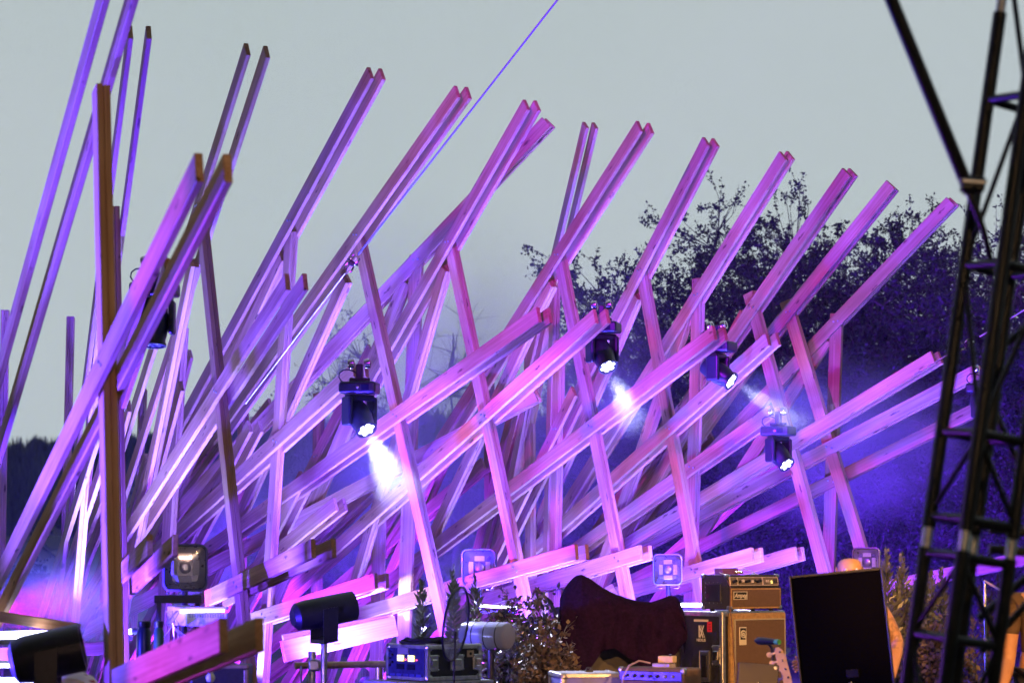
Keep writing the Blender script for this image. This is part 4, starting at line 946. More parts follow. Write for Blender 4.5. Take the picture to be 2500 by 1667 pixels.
# round clear shield on a stand, and clear banded tube
CLEARV = mat('clear_plastic', (.34, .36, .5), .18, 0, .1, 5); 
q = P(1113, 1522, 17.7); t = thing('shield_disc', (q.x, q.y, 0), 'round clear disc with dark rim on a thin stand before the rack case', 'shield')
Md = Matrix.Translation(q) @ Matrix.Rotation(R(72), 4, 'Z') @ Matrix.Rotation(R(90), 4, 'X') @ Matrix.Rotation(R(8), 4, 'X')
rad = 92 / sc(17.7)
MB().lathe([(rad - .012, -.008), (rad, -.006), (rad, .006), (rad - .012, .008), (rad - .012, -.008)], Md, 40, False).build('rim', BLACKP, t, smooth=True)
MB().lathe([(rad - .011, -.002), (rad * .5, .004), (.01, .008)], Md, 40, True).build('disc', frosted_material(), t, smooth=True)
MB().tube([q + Vector((0, .0, -rad * .2)), q + Vector((-.01, 0, -rad * 1.02)), (q.x - .02, q.y, 0)], .008, 8).build('stand', BLACKP, t, smooth=True)
a, b = P(1136, 1549, 19.3), P(1245, 1552, 19.1); t = thing('clear_drum', (a + b) / 2 + Vector((0, 0, -.12)), 'clear tube with three dark bands lying behind the rack case', 'tube')
rad = 33 / sc(19.2); Mt = aim(a, (b - a)); Lb = (b - a).length
MB().lathe([(rad * .97, 0), (rad, .01), (rad, Lb - .03), (rad * .93, Lb - .01), (rad * .8, Lb)], Mt, 28).build('drum', CLEARV, t, smooth=True)
for k in (.27, .54, .8): MB().lathe([(rad * 1.0, Lb * k - .004), (rad * 1.02, Lb * k - .004), (rad * 1.02, Lb * k + .004), (rad, Lb * k + .004)], Mt @ Matrix.Shear('XY', 4, (0, 0)) if False else Mt, 28, False).build('band', BLACKP, t)
MB().tube([a + Vector((.2, 0, -rad)), (a.x + .2, a.y, 0)], .03, 10).build('support', FIXM, t)

# black tan edged box and bulb under the near lower beam
q = P(535, 1667, 14.5); t = thing('stage_box', (q.x, q.y, 0), 'black box with tan metal edge below the nearest lower beam', 'box'); z0 = P(535, 1623, 14.5).z
MB().box((.34, .3, z0), T((q.x, q.y + .15, z0/2)), .01, 1).build('body', BLACKF, t)
MB().box((.345, .03, .022), T((q.x, q.y + .0, z0 - .008)), .005, 1).build('edge_trim', TAN, t); MB().box((.025, .03, z0 - .03), T((q.x + .16, q.y, z0/2 - .01)), .005, 1).build('edge_trim', TAN, t)
q = P(514, 1652, 14.2); t = thing('light_bulb', (q.x, q.y, q.z + .05), 'pale unlit light bulb hanging before the black box', 'bulb')
MB().lathe([(.001, -.03), (.018, -.026), (.027, -.008), (.024, .008), (.013, .026), (.013, .035)], T(q), 18).build('globe', mat('frosted_bulb', (.75, .72, .7), .3), t, smooth=True); MB().lathe([(.014, .034), (.015, .06), (.004, .065)], T(q), 14).build('socket', BLACKP, t); MB().tube([q + Vector((0, 0, .06)), q + Vector((0, 0.0, .18))], .003, 6).build('cord', BLACKP, t)

# white table low at the left
q = P(20, 1620, 16.8); t = thing('white_table', (q.x, q.y, 0), 'pale table low at the left picture edge under the tube light', 'table'); 
MB().box((.75, .5, .03), T((q.x - .12, q.y, q.z)), .006, 1).build('table_top', WHITEM, t); MB().box((.70, .02, q.z - .1), T((q.x - .12, q.y - .2, (q.z - .06)/2)), .004, 1).build('front_panel', mat('pale_panel', (.5, .52, .62), .6), t)

#@@PLANTS
STEMG = mat('plant_stem', (.06, .08, .035), .6, 0, .3, 10); LEAFG = mat('glossy_leaf', (.13, .14, .12), .35, 0, .4, 6); LEAFT = mat('olive_leaf', (.13, .095, .075), .5, 0, .4, 6)
def spike_plant(label, px, topy, d, n=1, lw=.012, ll=.075, spread=.06, m=None, seed=1, name='leafy_stem', group='upright leafy stems'):
    r = np.random.default_rng(seed); top = P(px, topy, d).z; bx, by = P(px, topy, d).x, d
    t = thing(name, (bx, by, 0), label, 'plant', group); A, B, RA, RB, LP, LD = [], [], [], [], [], []
    for k in range(n):
        ox, oy = (0, 0) if k == 0 else r.normal(0, spread, 2); h = top * (1 if k == 0 else r.uniform(.8, .97)); tip = np.array([bx + ox, by + oy, h]); b0 = np.array([bx + ox * .3, by + oy * .3, 0]); prev = b0
        for f in np.linspace(.15, 1, 7):
            q = b0 * (1 - f) + tip * f + np.array([math.sin(f * 4 + k) * .012, 0, 0]); A.append(prev); B.append(q); RA.append(.007 * (1.1 - f) + .002); RB.append(.007 * (1 - f) + .002); prev = q
        for q in range(int(h * 95)):
            f = .30 + .72 * q / (h * 95); a = q * 2.4; p = b0 * (1 - f) + tip * f + np.array([math.sin(f * 4 + k) * .012, 0, 0])
            el = .5 + .9 * max(0, f - .75) * 3; LP.append(p); LD.append([math.cos(a) * math.cos(el), math.sin(a) * math.cos(el), math.sin(el)])
    V, F = segs(A, B, RA, RB, 6); raw('stem', V, F, STEMG, t, True)
    LP, LD = np.array(LP), np.array(LD); hh = LP[:, 2] / top; L = ll * r.uniform(.75, 1.15, len(LP)) * np.where(hh > .93, .6, 1)
    V, F = leaves_np(LP, LD, L, np.full(len(LP), lw), r); raw('foliage', V, F, m or LEAFG, t); return t
for i, (px, ty, d) in enumerate(((1032, 1428, 19.6), (1108, 1402, 19.8), (1162, 1418, 20.0))):
    spike_plant('tall narrow leafy stem above the rack case, %s from the left' % ORD[i], px, ty, d, 2, .014, .10, .03, seed=20 + i)
for i, (px, ty, d) in enumerate(((2168, 1352, 18.8), (2205, 1366, 19.2), (2262, 1392, 19.5), (2300, 1402, 19.8))):
    spike_plant('tall narrow leafy stem right of the black loudspeaker, %s from the left' % ORD[i], px, ty, d, 3, .014, .095, .05, seed=30 + i)
for i, (px, ty, d) in enumerate(((2438, 1412, 19.5), (2410, 1490, 19.0))):
    spike_plant(('feathery tall plant behind the slanting stand at the right', 'lower feathery plant behind the truss foot at the right')[i], px, ty, d, 9, .007, .06, .11, m=LEAFT, seed=40 + i, name='feathery_plant', group='feathery plants')
def shrub(label, px, topy, d, rx, ntw, seed, m=None, leaf=.045, nl=16, bottom=.25):
    return tree('shrub', px, topy, d, rx, rx * .8, label, ntw, nl, leaf, bottom, 0, seed, 'shrubs among the stage gear', m or LEAFT, 'shrub', 12, 0, .16)
shrub('olive leaved shrub left of the dark cloth, lit warm', 1338, 1535, 19.4, .26, 220, 51, LEAFT, .05)
shrub('dark shrub right of the clear banded tube', 1255, 1560, 19.8, .26, 260, 52, LEAFG, .045)
shrub('loose upright shrub behind the clear banded tube', 1250, 1470, 20.4, .30, 160, 53, LEAFG, .05, 12, .5)
shrub('thin sprig reaching above the shrubs before the pale beam', 1312, 1412, 20.2, .11, 34, 54, LEAFG, .055, 9, .7)
shrub('pale grassy shrub behind the lower truss tower', 2280, 1530, 18.6, .28, 240, 55, LEAFT, .05)
shrub('bluish leafy shrub between the loudspeaker and the truss tower', 2225, 1470, 19.0, .26, 260, 56, LEAFG, .05)
# pale dry grass tuft by the pipe
V, F = [], []; q = P(872, 1667, 18.4)
for k in range(160):
    x = q.x + random.gauss(0, .05); y = q.y + random.gauss(0, .04); h = q.z + random.uniform(0, .16) ; b = len(V); lx = random.gauss(0, .03)
    V += [(x - .003, y, 0), (x + .003, y, 0), (x + lx, y, h)]; F.append((b, b + 1, b + 2))
tag(raw('dry_grass_tuft', V, F, mat('straw', (.45, .38, .3), .7)), 'tuft of pale dry grass under the brassy pipe', 'grass')

#@@RIGHT
# loudspeaker seen from behind
Ms = Matrix.Translation(P(2040, 1395, 14.4)) @ Matrix.Rotation(R(-9), 4, 'Z') @ Matrix.Rotation(R(-5.5), 4, 'Y'); sp = 1.0
t = thing('loudspeaker', (Ms.translation.x + .08, Ms.translation.y, 0), 'big black loudspeaker standing before the bald person', 'loudspeaker')
GR = mat('black_speaker_grille', (.0012, .0012, .002), .85, 0, .3, 90, .2, spec=.03)
MB().loft([[Ms @ Vector(p) for p in ((-.275, -.05, 0), (.275, -.05, 0), (.20, .42, 0), (-.20, .42, 0))][::-1], [Ms @ Vector(p) for p in ((-.275, -.05, -sp), (.275, -.05, -sp), (.20, .42, -sp), (-.20, .42, -sp))][::-1]]).build('cabinet', BLACK, t)
MB().box((.53, .012, sp - .03), Ms @ T((0, -.055, -sp/2)), .004, 1).build('grille', GR, t)
e = MB()
for sx in (-1, 1): e.box((.014, .02, sp - .002), Ms @ T((sx * .27, -.056, -sp/2)), .004, 1)
e.box((.52, .02, .014), Ms @ T((0, -.056, -.008)), .004, 1); e.build('front_edge', BLACKP, t)
MB().box((.075, .006, .05), Ms @ T((.035, -.064, -.60)), .004, 1).build('badge', GLASSY, t); MB().lathe([(.009, 0), (.009, .006), (.003, .008)], Ms @ T((.02, -.064, -.655)) @ Matrix.Rotation(R(90), 4, 'X'), 12).build('badge_stud', CHROME, t)
MB().box((.6, .5, .6), T((Ms.translation.x + .1, Ms.translation.y + .2, .3)), .02, 1).build('stand_box', BLACK, t)

# people
SKIN = mat('skin', (.50, .27, .17), .5, 0, .12, 12)
def tattoo_skin():
    m, nt, N, L, b = nodes('tattooed_skin'); tc = N.new('ShaderNodeTexCoord')
    nz = N.new('ShaderNodeTexNoise'); nz.inputs['Scale'].default_value = 26; nz.inputs['Detail'].default_value = 3; nz.inputs['Distortion'].default_value = 1.2; L.new(tc.outputs['Object'], nz.inputs['Vector'])
    sx = N.new('ShaderNodeSeparateXYZ'); L.new(tc.outputs['Object'], sx.inputs[0])
    # ink only on the upper arm of the body's left side (object metres)
    gx = N.new('ShaderNodeMath'); gx.operation = 'GREATER_THAN'; gx.inputs[1].default_value = .165; L.new(sx.outputs[0], gx.inputs[0])
    gz = N.new('ShaderNodeMath'); gz.operation = 'GREATER_THAN'; gz.inputs[1].default_value = 1.07; L.new(sx.outputs[2], gz.inputs[0])
    cr = N.new('ShaderNodeValToRGB'); e = cr.color_ramp.elements; e[0].position = .50; e[0].color = (0, 0, 0, 1); e[1].position = .56; e[1].color = (1, 1, 1, 1); L.new(nz.outputs['Fac'], cr.inputs[0])
    m1 = N.new('ShaderNodeMath'); m1.operation = 'MULTIPLY'; L.new(gx.outputs[0], m1.inputs[0]); L.new(gz.outputs[0], m1.inputs[1]); m2 = N.new('ShaderNodeMath'); m2.operation = 'MULTIPLY'; L.new(m1.outputs[0], m2.inputs[0]); L.new(cr.outputs[0], m2.inputs[1]); m3 = N.new('ShaderNodeMath'); m3.operation = 'MULTIPLY'; m3.inputs[1].default_value = .5; L.new(m2.outputs[0], m3.inputs[0])
    mx_ = N.new('ShaderNodeMix'); mx_.data_type = 'RGBA'; mx_.inputs[6].default_value = (.50, .27, .17, 1); mx_.inputs[7].default_value = (.12, .08, .07, 1); L.new(m3.outputs[0], mx_.inputs[0]); L.new(mx_.outputs[2], b.inputs['Base Color']); b.inputs['Roughness'].default_value = .5; return m
def skin_mesh(name, verts, edges, radii, m, parent, M, root=0, sub=2):
    me = bpy.data.meshes.new(name); me.from_pydata([tuple(v) for v in verts], edges, []); me.materials.append(m)
    o = put(bpy.data.objects.new(name, me), parent, M); md = o.modifiers.new('Skin', 'SKIN'); md.use_smooth_shade = True
    for i, v in enumerate(me.skin_vertices[0].data): r = radii[i]; v.radius = r if isinstance(r, tuple) else (r, r); v.use_root = (i == root)
    ss = o.modifiers.new('Subdivision', 'SUBSURF'); ss.levels = sub; ss.render_levels = sub
    return o
def chain(V, E, Rr, pts, start=None):
    prev = start
    for p, r in pts:
        V.append(p); Rr.append(r); i = len(V) - 1
        if prev is not None: E.append((prev, i))
        prev = i
    return prev
def person(label, M, larm, rarm, skinm, shirtm, trouserm, hair=None, shirt_sleeve=.5):
    """local +X = figure's picture-right side, -Y toward the viewer; 1.68 m tall; larm/rarm are elbow, wrist, hand points"""
    t = thing('person', M.translation, label, 'person'); V, E, Rr = [], [], []
    pel = chain(V, E, Rr, [((0, 0, .92), (.15, .105))])
    chest = chain(V, E, Rr, [((0, 0, 1.05), (.13, .095)), ((0, -.01, 1.20), (.145, .105)), ((0, 0, 1.33), (.13, .09))], pel)
    chain(V, E, Rr, [((0, .0, 1.405), (.055, .055)), ((0, -.015, 1.455), (.058, .062)), ((0, -.03, 1.51), (.078, .086)), ((0, -.02, 1.58), (.090, .102)), ((0, -.01, 1.64), (.076, .086))], chest)
    for sx, arm in ((1, larm), (-1, rarm)):
        sh = chain(V, E, Rr, [((sx * .175, 0, 1.345), (.058, .058))], chest)
        u = Vector((sx * .19, 0, 1.32)); el, wr, hn = [Vector(q) for q in arm]
        w = chain(V, E, Rr, [(tuple(u * .55 + el * .45), .060), (tuple(el), .048), (tuple(el * .65 + wr * .35), .050), (tuple(wr), .031)], sh)
        hd = chain(V, E, Rr, [(tuple(wr * .4 + hn * .6), (.036, .018))], w)
        dr = (hn - wr).normalized(); sd = dr.cross(Vector((0, 1, 0))).normalized()
        for k, (off, ln) in enumerate(((-.03, .07), (-.01, .082), (.01, .078), (.03, .062))):
            b0 = hn + sd * off; chain(V, E, Rr, [(tuple(b0), .0095), (tuple(b0 + dr * ln * .55 + Vector((0, -.012, 0))), .0085), (tuple(b0 + dr * ln * .85 + Vector((0, -.035, 0))), .007)], hd)
        b0 = wr * .6 + hn * .4 - sd * .035; chain(V, E, Rr, [(tuple(b0), .012), (tuple(b0 - sd * .02 + dr * .04 + Vector((0, -.02, 0))), .009)], hd)
    for sx in (1, -1):
        chain(V, E, Rr, [((sx * .095, 0, .86), .088), ((sx * .11, 0, .50), .06), ((sx * .11, .01, .30), .056), ((sx * .11, .03, .09), .036), ((sx * .12, -.04, .035), (.038, .03)), ((sx * .125, -.13, .03), (.036, .022))], pel)
    body = skin_mesh('body', V, E, Rr, skinm, t, M, 0)
    for sx in (1, -1):
        MB().lathe([(.002, -.008), (.018, -.004), (.024, .003), (.014, .008), (.002, .006)], M @ T((sx * .083, -.005, 1.555)) @ Matrix.Rotation(R(90 * sx), 4, 'Y') @ Matrix.Diagonal((1.3, .8, 1, 1)), 14).build('ear', skinm, t, smooth=True)
        MB().lathe([(.001, -.012), (.009, -.008), (.012, 0), (.009, .008), (.001, .012)], M @ T((sx * .032, -.098, 1.565)), 12).build('eye', mat('eye', (.6, .6, .6), .2, 0, .3, 60), t, smooth=True)
    MB().loft([[M @ Vector(p) for p in q] for q in (((-.006, -.105, 1.57), (.006, -.105, 1.57), (0, -.112, 1.57)), ((-.017, -.10, 1.53), (.017, -.10, 1.53), (0, -.137, 1.535)), ((-.01, -.10, 1.52), (.01, -.10, 1.52), (0, -.118, 1.52)))]).build('nose', skinm, t, smooth=True)
    MB().tube([M @ Vector(p) for p in ((-.025, -.098, 1.495), (0, -.112, 1.495), (.025, -.098, 1.495))], [.003, .007, .003], 8).build('mouth', mat('lip', (.36, .14, .11), .5), t, smooth=True)
    # shirt and trousers
    V, E, Rr = [], [], []
    a = chain(V, E, Rr, [((0, 0, .95), (.165, .125))]); c2 = chain(V, E, Rr, [((0, 0, 1.08), (.15, .115)), ((0, -.01, 1.2), (.163, .122)), ((0, 0, 1.33), (.148, .105))], a); chain(V, E, Rr, [((0, 0, 1.385), (.085, .075))], c2)
    for sx, arm in ((1, larm), (-1, rarm)):
        u = Vector((sx * .19, 0, 1.32)); el = Vector(arm[0]); f = shirt_sleeve
        if f: chain(V, E, Rr, [((sx * .175, 0, 1.345), .07), (tuple(u * (1 - f * .6) + el * f * .6), .066), (tuple(u * (1 - f) + el * f), .064)], c2)
    skin_mesh('shirt', V, E, Rr, shirtm, t, M, 0)
    V, E, Rr = [], [], []; a = chain(V, E, Rr, [((0, 0, .93), (.165, .12))])
    for sx in (1, -1): chain(V, E, Rr, [((sx * .095, 0, .84), .10), ((sx * .11, 0, .5), .078), ((sx * .11, .02, .1), .062)], a)
    skin_mesh('trousers', V, E, Rr, trouserm, t, M, 0)
    return t
DARKT = mat('dark_t_shirt', (.10, .065, .045), .85, 0, .2, 20); JEAN = mat('dark_jeans', (.03, .035, .06), .85, 0, .2, 40); BLKT = mat('black_vest', (.02, .02, .022), .85, 0, .2, 20)
hp = P(2073, 1352, 15.6)
def loc_of(px, py, d, M): return M.inverted() @ P(px, py, d)
Mp1 = Matrix.Translation((hp.x, 15.6, 0)) @ Matrix.Diagonal((hp.z / 1.665,) * 3 + (1,)); Mp1 = Mp1 @ Matrix.Rotation(0, 4, 'Z')
def to3(v): return tuple(v)
el = loc_of(2190, 1566, 15.6, Mp1); wr = loc_of(2176, 1650, 15.4, Mp1); hn = loc_of(2160, 1692, 15.3, Mp1)
person('bald person with a tattooed bare arm, mostly hidden behind the black loudspeaker', Mp1, (to3(el), to3(wr), to3(hn)), ((-.27, -.02, 1.06), (-.33, -.2, .98), (-.37, -.26, .97)), tattoo_skin(), BLKT, JEAN, None, 0)
Mp2 = Matrix.Translation((P(2542, 1400, 16).x, 16, 0)) @ Matrix.Diagonal((1.02, 1.02, 1.02, 1))
el = loc_of(2462, 1612, 16, Mp2); wr = loc_of(2444, 1690, 15.8, Mp2); hn = loc_of(2438, 1712, 15.7, Mp2)
person('person in a dark t shirt half cut off by the right picture edge', Mp2, ((.26, -.03, 1.06), (.28, -.2, .95), (.27, -.27, .93)), (to3(el), to3(wr), to3(hn)), SKIN, DARKT, JEAN, None, .62)

# bass guitar head and neck
BWOOD = mat('maple_neck', (.55, .38, .18), .4, 0, .15, 20); a = P(1896, 1580, 15.3); nb = P(1965, 1790, 15.2); t = thing('bass_guitar', (nb.x, nb.y, nb.z - .1), 'pale wooden bass guitar headstock with tuning pegs before the cabinet', 'bass guitar')
ax = (nb - a).normalized(); sx_ = ax.cross(Vector((0, -1, 0))).normalized()
def bp(u, v, w=0): return a + ax * u + sx_ * v + Vector((0, -1, 0)) * w
pr = [(0, -.012), (.02, -.028), (.07, -.036), (.13, -.034), (.19, -.03), (.235, -.024), (.25, .022), (.2, .028), (.16, .022), (.11, .03), (.06, .022), (.02, .02), (0, .008)]
MB().loft([[bp(u, v, w) for u, v in pr] for w in (-.008, .008)]).build('headstock', BWOOD, t)
MB().loft([[bp(u, v, w) for v, w in ((-.022, .008), (.022, .008), (.018, -.014), (-.018, -.014))] for u in (.24, 1.05)]).build('neck', BWOOD, t)
MB().loft([[bp(u, v * 1.0, w) for u, v in ((1.0, -.06), (.98, -.14), (1.08, -.17), (1.25, -.13), (1.45, -.17), (1.52, 0), (1.45, .17), (1.25, .13), (1.02, .18), (.9, .15), (1.0, .06))] for w in (-.02, .02)]).build('guitar_body', mat('sunburst_body', (.25, .1, .04), .3), t)
for k in range(4):
    u = .03 + .055 * k; pg = MB(); pg.lathe([(.008, 0), (.008, .03), (.004, .035)], aim(bp(u, .02, 0), -sx_ * -1), 10); q = bp(u, .058, 0); pg.lathe([(.004, -.004), (.017, -.003), (.017, .003), (.004, .004)], aim(q, Vector((0, -1, 0))), 14); pg.build('tuning_peg', mat('pale_gold_peg', (.7, .55, .3), .35, .5), t, smooth=True)
    MB().lathe([(.006, 0), (.006, .022), (.003, .024)], aim(bp(u, -.008, .008), Vector((0, -1, 0))), 10).build('tuning_post', CHROME, t)
# microphone on its stand
a, b = P(1845, 1563, 16.6), P(1893, 1566, 16.4); t = thing('microphone', (b.x - .02, b.y, 0), 'black microphone lying level on a dark stand before the cabinet', 'microphone')
MB().tube([a, a * .85 + b * .15, a * .6 + b * .4, b], [.012, .024, .026, .018], 14).build('mic_body', BLACKP, t, smooth=True)
MB().tube([b, b + (b - a).normalized() * .02, b + (b - a).normalized() * .045], [.017, .02, .017], 12).build('green_plug', GREENM, t, smooth=True)
MB().tube([P(1876, 1570, 16.5), P(1884, 1580, 16.5), P(1888, 1600, 16.5), P(1886, 1640, 16.5), (P(1886, 1640, 16.5).x, 16.5, 0)], .010, 8).build('stand', BLACKP, t, smooth=True)
MB().tube([P(1902, 1565, 16.4), P(1905, 1574, 16.4), P(1895, 1580, 16.4), P(1888, 1584, 16.45)], .004, 6).build('cord', BLACKP, t, smooth=True)
# black laptop / music stand back
q = P(1850, 1660, 15); Mn = Matrix.Translation(q) @ Matrix.Rotation(R(-6), 4, 'Z') @ Matrix.Rotation(R(4), 4, 'Y') @ Matrix.Rotation(R(-14), 4, 'X'); t = thing('laptop', (q.x, q.y, q.z - .12), 'black laptop seen from behind below the bass guitar headstock', 'laptop')
MB().box((.25, .010, .21), Mn, .004, 1).build('lid', BLACKP, t); MB().lathe([(.014, 0), (.014, .002), (.004, .003)], Mn @ T((.01, -.006, -.02)) @ Matrix.Rotation(R(90), 4, 'X'), 14).build('lid_emblem', CHROME, t); MB().box((.25, .18, .014), Mn @ T((0, .09, -.11)) @ Matrix.Rotation(R(14), 4, 'X'), .004, 1).build('keyboard_base', BLACKP, t)
MB().lathe([(.011, 0), (.011, .002), (.004, .003)], Mn @ T((.105, -.006, .085)) @ Matrix.Rotation(R(90), 4, 'X'), 14).build('lid_stud', STEEL, t); MB().tube([q + Vector((0, .09, -.13)), (q.x, q.y + .09, 0)], .018, 10).build('stand', BLACKP, t)

# truss tower, leaning slightly
t0, t1 = P(2314, 1700, 8.6), P(2556, -60, 8.6)
axis = (t1 - t0).normalized(); base = t0 + axis * ((0 - t0.z) / axis.z)
tt = thing('truss_tower', (base.x, base.y, 0), 'black metal truss tower at the right edge', 'truss tower')
Lx = Vector((1, 0, 0)); Lx = (Lx - axis * Lx.dot(axis)).normalized(); Ly = axis.cross(Lx).normalized()
ca, sa = math.cos(R(28)), math.sin(R(28)); e1 = Lx * ca + Ly * sa; e2 = -Lx * sa + Ly * ca; hw = .105
cor = [e1 * a_ * hw + e2 * b_ * hw for a_, b_ in ((-1, -1), (1, -1), (1, 1), (-1, 1))]
SLEEVE = mat('bare_aluminium_sleeve', (.6, .6, .58), .4, .9, .2, 30)
def at_y(py):                       # distance along the axis where it passes that picture height
    best = min(np.linspace(0, 4.6, 921), key=lambda q: abs((lambda w: CY - FPX * ((w - CAM).dot(UP) / (w - CAM).dot(FWD)))(base + axis * float(q)) - py)); return float(best)
zs = at_y(1325); zs2 = at_y(40)
for c in cor:
    MB().tube([base + c, base + c + axis * (zs - .035)], .025, 14).build('chord', TRUSSM, tt, smooth=True)
    MB().tube([base + c + axis * (zs - .04), base + c + axis * (zs + .04)], .019, 14).build('coupler', SLEEVE, tt, smooth=True)
    MB().tube([base + c + axis * (zs + .035), base + c + axis * zs2], .025, 14).build('chord', TRUSSM, tt, smooth=True)
for c in cor: MB().tube([base + c + axis * (zs2 - .005), base + c + axis * (zs2 + .2)], .019, 14).build('coupler', SLEEVE, tt, smooth=True)
levels = [at_y(y) for y in (1560, 1362, 1275, 1065, 660, 255)]; levels = [levels[0] - .55] + levels + [levels[-1] + .56]
for z in levels:
    for k in range(4): MB().tube([base + cor[k] + axis * z, base + cor[(k + 1) % 4] + axis * z], .016, 10).build('rung', TRUSSM, tt, smooth=True)
for i, (z0, z1) in enumerate(zip(levels, levels[1:])):
    if z1 - z0 < .2: continue
    for k in (0, 3):
        p, q = cor[k], cor[(k + 1) % 4]
        if (i + (k > 0)) % 2: p, q = q, p
        MB().tube([base + p + axis * (z0 + .01), base + q + axis * (z1 - .01)], .010, 8).build('diagonal', TRUSSM, tt, smooth=True)
# pipe braced to the tower
t = thing('brace_pipe', P(2375, 480, 8.5), 'black pipe slanting up from a clamp on the truss tower', 'pipe')
MB().tube([P(2160, -40, 8.3), P(2368, 470, 8.5)], .024, 14).build('pipe', TRUSSM, t, smooth=True); MB().tube([P(2368, 470, 8.5), P(2400, 560, 8.5), P(2420, 640, 8.55)], [.016, .012, .012], 10).build('tail', TRUSSM, t, smooth=True)
for x in (2362, 2388): MB().box((.045, .06, .055), Matrix.Translation(P(x, 452, 8.48)) @ Matrix.Rotation(R(10), 4, 'Y'), .01, 2).build('clamp', TRUSSM, t)
MB().tube([P(2345, 440, 8.45), P(2410, 446, 8.45)], .006, 8).build('clamp_bolt', STEEL, t)
# level pipes running off right
for i, (x0, y0, x1, y1, r) in enumerate(((2415, 1290, 2560, 1302, .018), (2415, 1340, 2560, 1352, .018))):
    o = MB().tube([P(x0, y0, 8.9), P(x1, y1, 8.9)], r, 12).build('cross_pipe', mat('worn_bronze_pipe', (.10, .075, .05), .45, .4, .3, 20), None, smooth=True); tag(o, ('upper level pipe running off right from the truss tower', 'lower level pipe running off right from the truss tower')[i], 'pipe')
for i, (x0, y0, x1, y1) in enumerate(((2390, 1510, 2540, 1380), (2395, 1590, 2540, 1440), (2420, 870, 2540, 770), (2430, 1010, 2540, 1250))):
    o = MB().tube([P(x0, y0, 9.0), P(x1, y1, 9.0)], .014, 10).build('slanting_pipe', TRUSSM, None, smooth=True); tag(o, ('black slanting pipe right of the truss tower, upper of the low pair', 'black slanting pipe right of the truss tower, lower of the low pair', 'black slanting pipe high at the right edge', 'black slanting pipe crossing beside the half hidden light')[i], 'pipe')

# rope, shackles, cable
ROPEM = mat('blue_white_rope', (.16, .19, .3), .7, 0, .4, 90)
a, b = P(1385, -30, 21.2), P(874, 622, 22.0); t = thing('tension_rope', b, 'long taut rope slanting from the top down to a shackle on the magenta beam', 'rope')
MB().tube([a, b], .0085, 10).build('rope', ROPEM, t, smooth=True)
def shackle(p, d, t, m, k=1.0):
    d = d.normalized(); s_ = d.cross(Vector((0, -1, 0))).normalized()
    for c_, f in ((p, 1), (p + d * .09 * k, -1)):
        pts = [c_ + (s_ * math.cos(a_) * .032 + d * math.sin(a_) * .05 * f) * k for a_ in np.linspace(-.5, math.pi + .5, 14)]
        MB().tube(pts, .009 * k, 8).build('shackle', m, t, smooth=True)
    MB().tube([p - s_ * .05 * k + d * .03 * k, p + s_ * .05 * k + d * .03 * k], .010 * k, 8).build('shackle_pin', BLACKP, t)
    MB().box((.05 * k, .05 * k, .03 * k), aim(p + d * .05 * k, d), .008).build('swivel', BLACKP, t)
u = (P(838, 672, 22.0) - b); shackle(b + u * .2, u, t, CHROME, 1.15)
MB().tube([P(842, 668, 22.0), P(600, 985, 23.0)], .006, 8).build('steel_cable', mat('steel_cable', (.6, .6, .66), .4, .6), t, smooth=True)
a, b = P(2338, 852, 21.5), P(2392, 822, 21.5); t = thing('rigging_cable', b, 'thin cable with a shackle seen between the truss tower chords', 'cable'); shackle(a + (b - a) * .2, b - a, t, CHROME, .9)
MB().tube([b, P(2560, 722, 21)], .007, 8).build('steel_cable', MATS['steel_cable'], t, smooth=True); MB().tube([a, P(2290, 880, 21.8), P(2230, 916, 22)], .006, 8).build('steel_cable', MATS['steel_cable'], t, smooth=True)

# cymbal and stands behind the tower
CYM = mat('cymbal_bronze', (.65, .45, .16), .3, .9, .15, 30); q = P(2332, 1500, 17); t = thing('cymbal_stand', (q.x, q.y, 0), 'small bronze cymbal on a chrome stand behind the truss tower', 'cymbal')
MB().lathe([(.001, .035), (.02, .03), (.035, .012), (.17, -.012), (.17, -.015), (.03, .004), (.001, .02)], Matrix.Translation(q) @ Matrix.Rotation(R(8), 4, 'Y') @ Matrix.Diagonal((.45, .45, .7, 1)), 28).build('cymbal', CYM, t, smooth=True)
MB().tube([q + Vector((0, 0, .06)), (q.x, q.y, 0)], .011, 10).build('pole', CHROME, t, smooth=True); MB().box((.05, .05, .05), T(q + Vector((.0, 0, -.14))), .012, 2).build('wing_nut', CHROME, t)
t = thing('boom_stand', (P(2404, 1560, 16.8).x, 16.8, 0), 'warm lit boom arms of a slanting stand before the feathery plants', 'stand')
for x0, y0, x1, y1 in ((2403, 1557, 2466, 1655), (2405, 1560, 2442, 1578), (2406, 1419, 2454, 1447)): MB().tube([P(x0, y0, 16.8), P(x1, y1, 16.6)], .008, 8).build('boom', mat('warm_lit_boom', (.6, .42, .22), .5), t, smooth=True)  # tan colour carries the warm light falling on the booms
MB().tube([P(2404, 1415, 16.82), (P(2404, 1560, 16.8).x, 16.82, 0)], .010, 8).build('pole', CHROME, t, smooth=True)

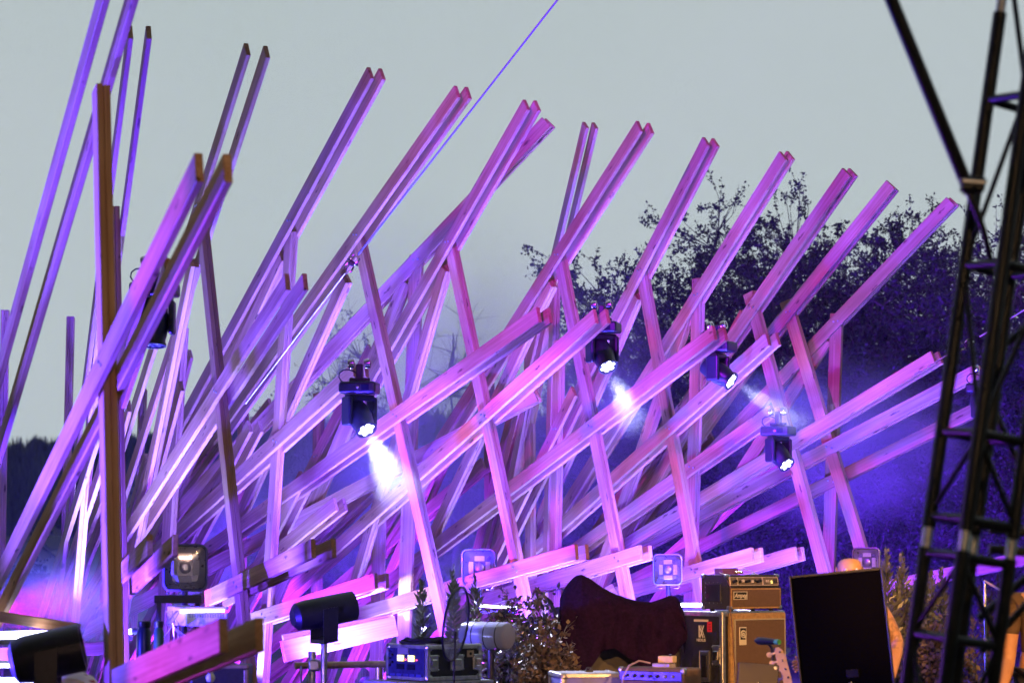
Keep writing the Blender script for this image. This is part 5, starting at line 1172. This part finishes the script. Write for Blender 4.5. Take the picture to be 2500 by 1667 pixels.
# person in a floral top, bent forward at the lower left
def floral():
    m, nt, N, L, b = nodes('floral_print'); tc = N.new('ShaderNodeTexCoord'); vo = N.new('ShaderNodeTexVoronoi'); vo.inputs['Scale'].default_value = 11; nz = N.new('ShaderNodeTexNoise'); nz.inputs['Scale'].default_value = 30; nz.inputs['Detail'].default_value = 3
    ad = N.new('ShaderNodeVectorMath'); ad.operation = 'MULTIPLY_ADD'; ad.inputs[1].default_value = (.05, .05, .05); L.new(tc.outputs['Object'], nz.inputs['Vector']); L.new(nz.outputs['Color'], ad.inputs[0]); L.new(tc.outputs['Object'], ad.inputs[2]); L.new(ad.outputs[0], vo.inputs['Vector'])
    cr = N.new('ShaderNodeValToRGB'); e = cr.color_ramp.elements; e[0].position = .30; e[0].color = (.35, .02, .05, 1); e[1].position = .42; e[1].color = (.75, .62, .6, 1); L.new(vo.outputs['Distance'], cr.inputs[0])
    L.new(cr.outputs[0], b.inputs['Base Color']); b.inputs['Roughness'].default_value = .85; return m
q = P(172, 1617, 13.2); zt_ = q.z; t = thing('person', (q.x, q.y, 0), 'person bent over in a white top with red flowers at the lower left', 'person')
V, E, Rr = [], [], []; M0 = Matrix.Translation((q.x, q.y, 0))
hip = chain(V, E, Rr, [((.0, .28, zt_ - .30), (.15, .12))]); bk = chain(V, E, Rr, [((0, .12, zt_ - .17), (.145, .12)), ((0, -.04, zt_ - .145), (.155, .115)), ((0, -.18, zt_ - .22), (.12, .1))], hip)
chain(V, E, Rr, [((0, -.25, zt_ - .30), .05), ((0, -.30, zt_ - .36), (.075, .085)), ((0, -.34, zt_ - .45), (.065, .075))], bk)
for sx in (1, -1):
    w = chain(V, E, Rr, [((sx * .17, -.17, zt_ - .26), .06), ((sx * .22, -.24, zt_ - .46), .042), ((sx * .16, -.34, zt_ - .62), .028), ((sx * .14, -.37, zt_ - .68), (.034, .018))], bk)
    for k in range(4): chain(V, E, Rr, [((sx * .14 + (k - 1.5) * .02, -.375, zt_ - .72), .009), ((sx * .14 + (k - 1.5) * .021, -.36, zt_ - .77), .008)], w)
    if zt_ > .75: chain(V, E, Rr, [((sx * .1, .25, zt_ * .42), .08), ((sx * .1, .2, .12), .05), ((sx * .1, .1, .04), (.04, .03))], hip)
skin_mesh('body', V, E, Rr, SKIN, t, M0, 0)
V, E, Rr = [], [], []; hip = chain(V, E, Rr, [((0, .26, zt_ - .29), (.165, .135))]); bk = chain(V, E, Rr, [((0, .12, zt_ - .165), (.165, .135)), ((0, -.04, zt_ - .145), (.175, .13)), ((0, -.17, zt_ - .20), (.13, .11))], hip)
for sx in (1, -1): chain(V, E, Rr, [((sx * .175, -.16, zt_ - .255), .075), ((sx * .20, -.21, zt_ - .36), .065)], bk)
skin_mesh('floral_top', V, E, Rr, floral(), t, M0, 0)
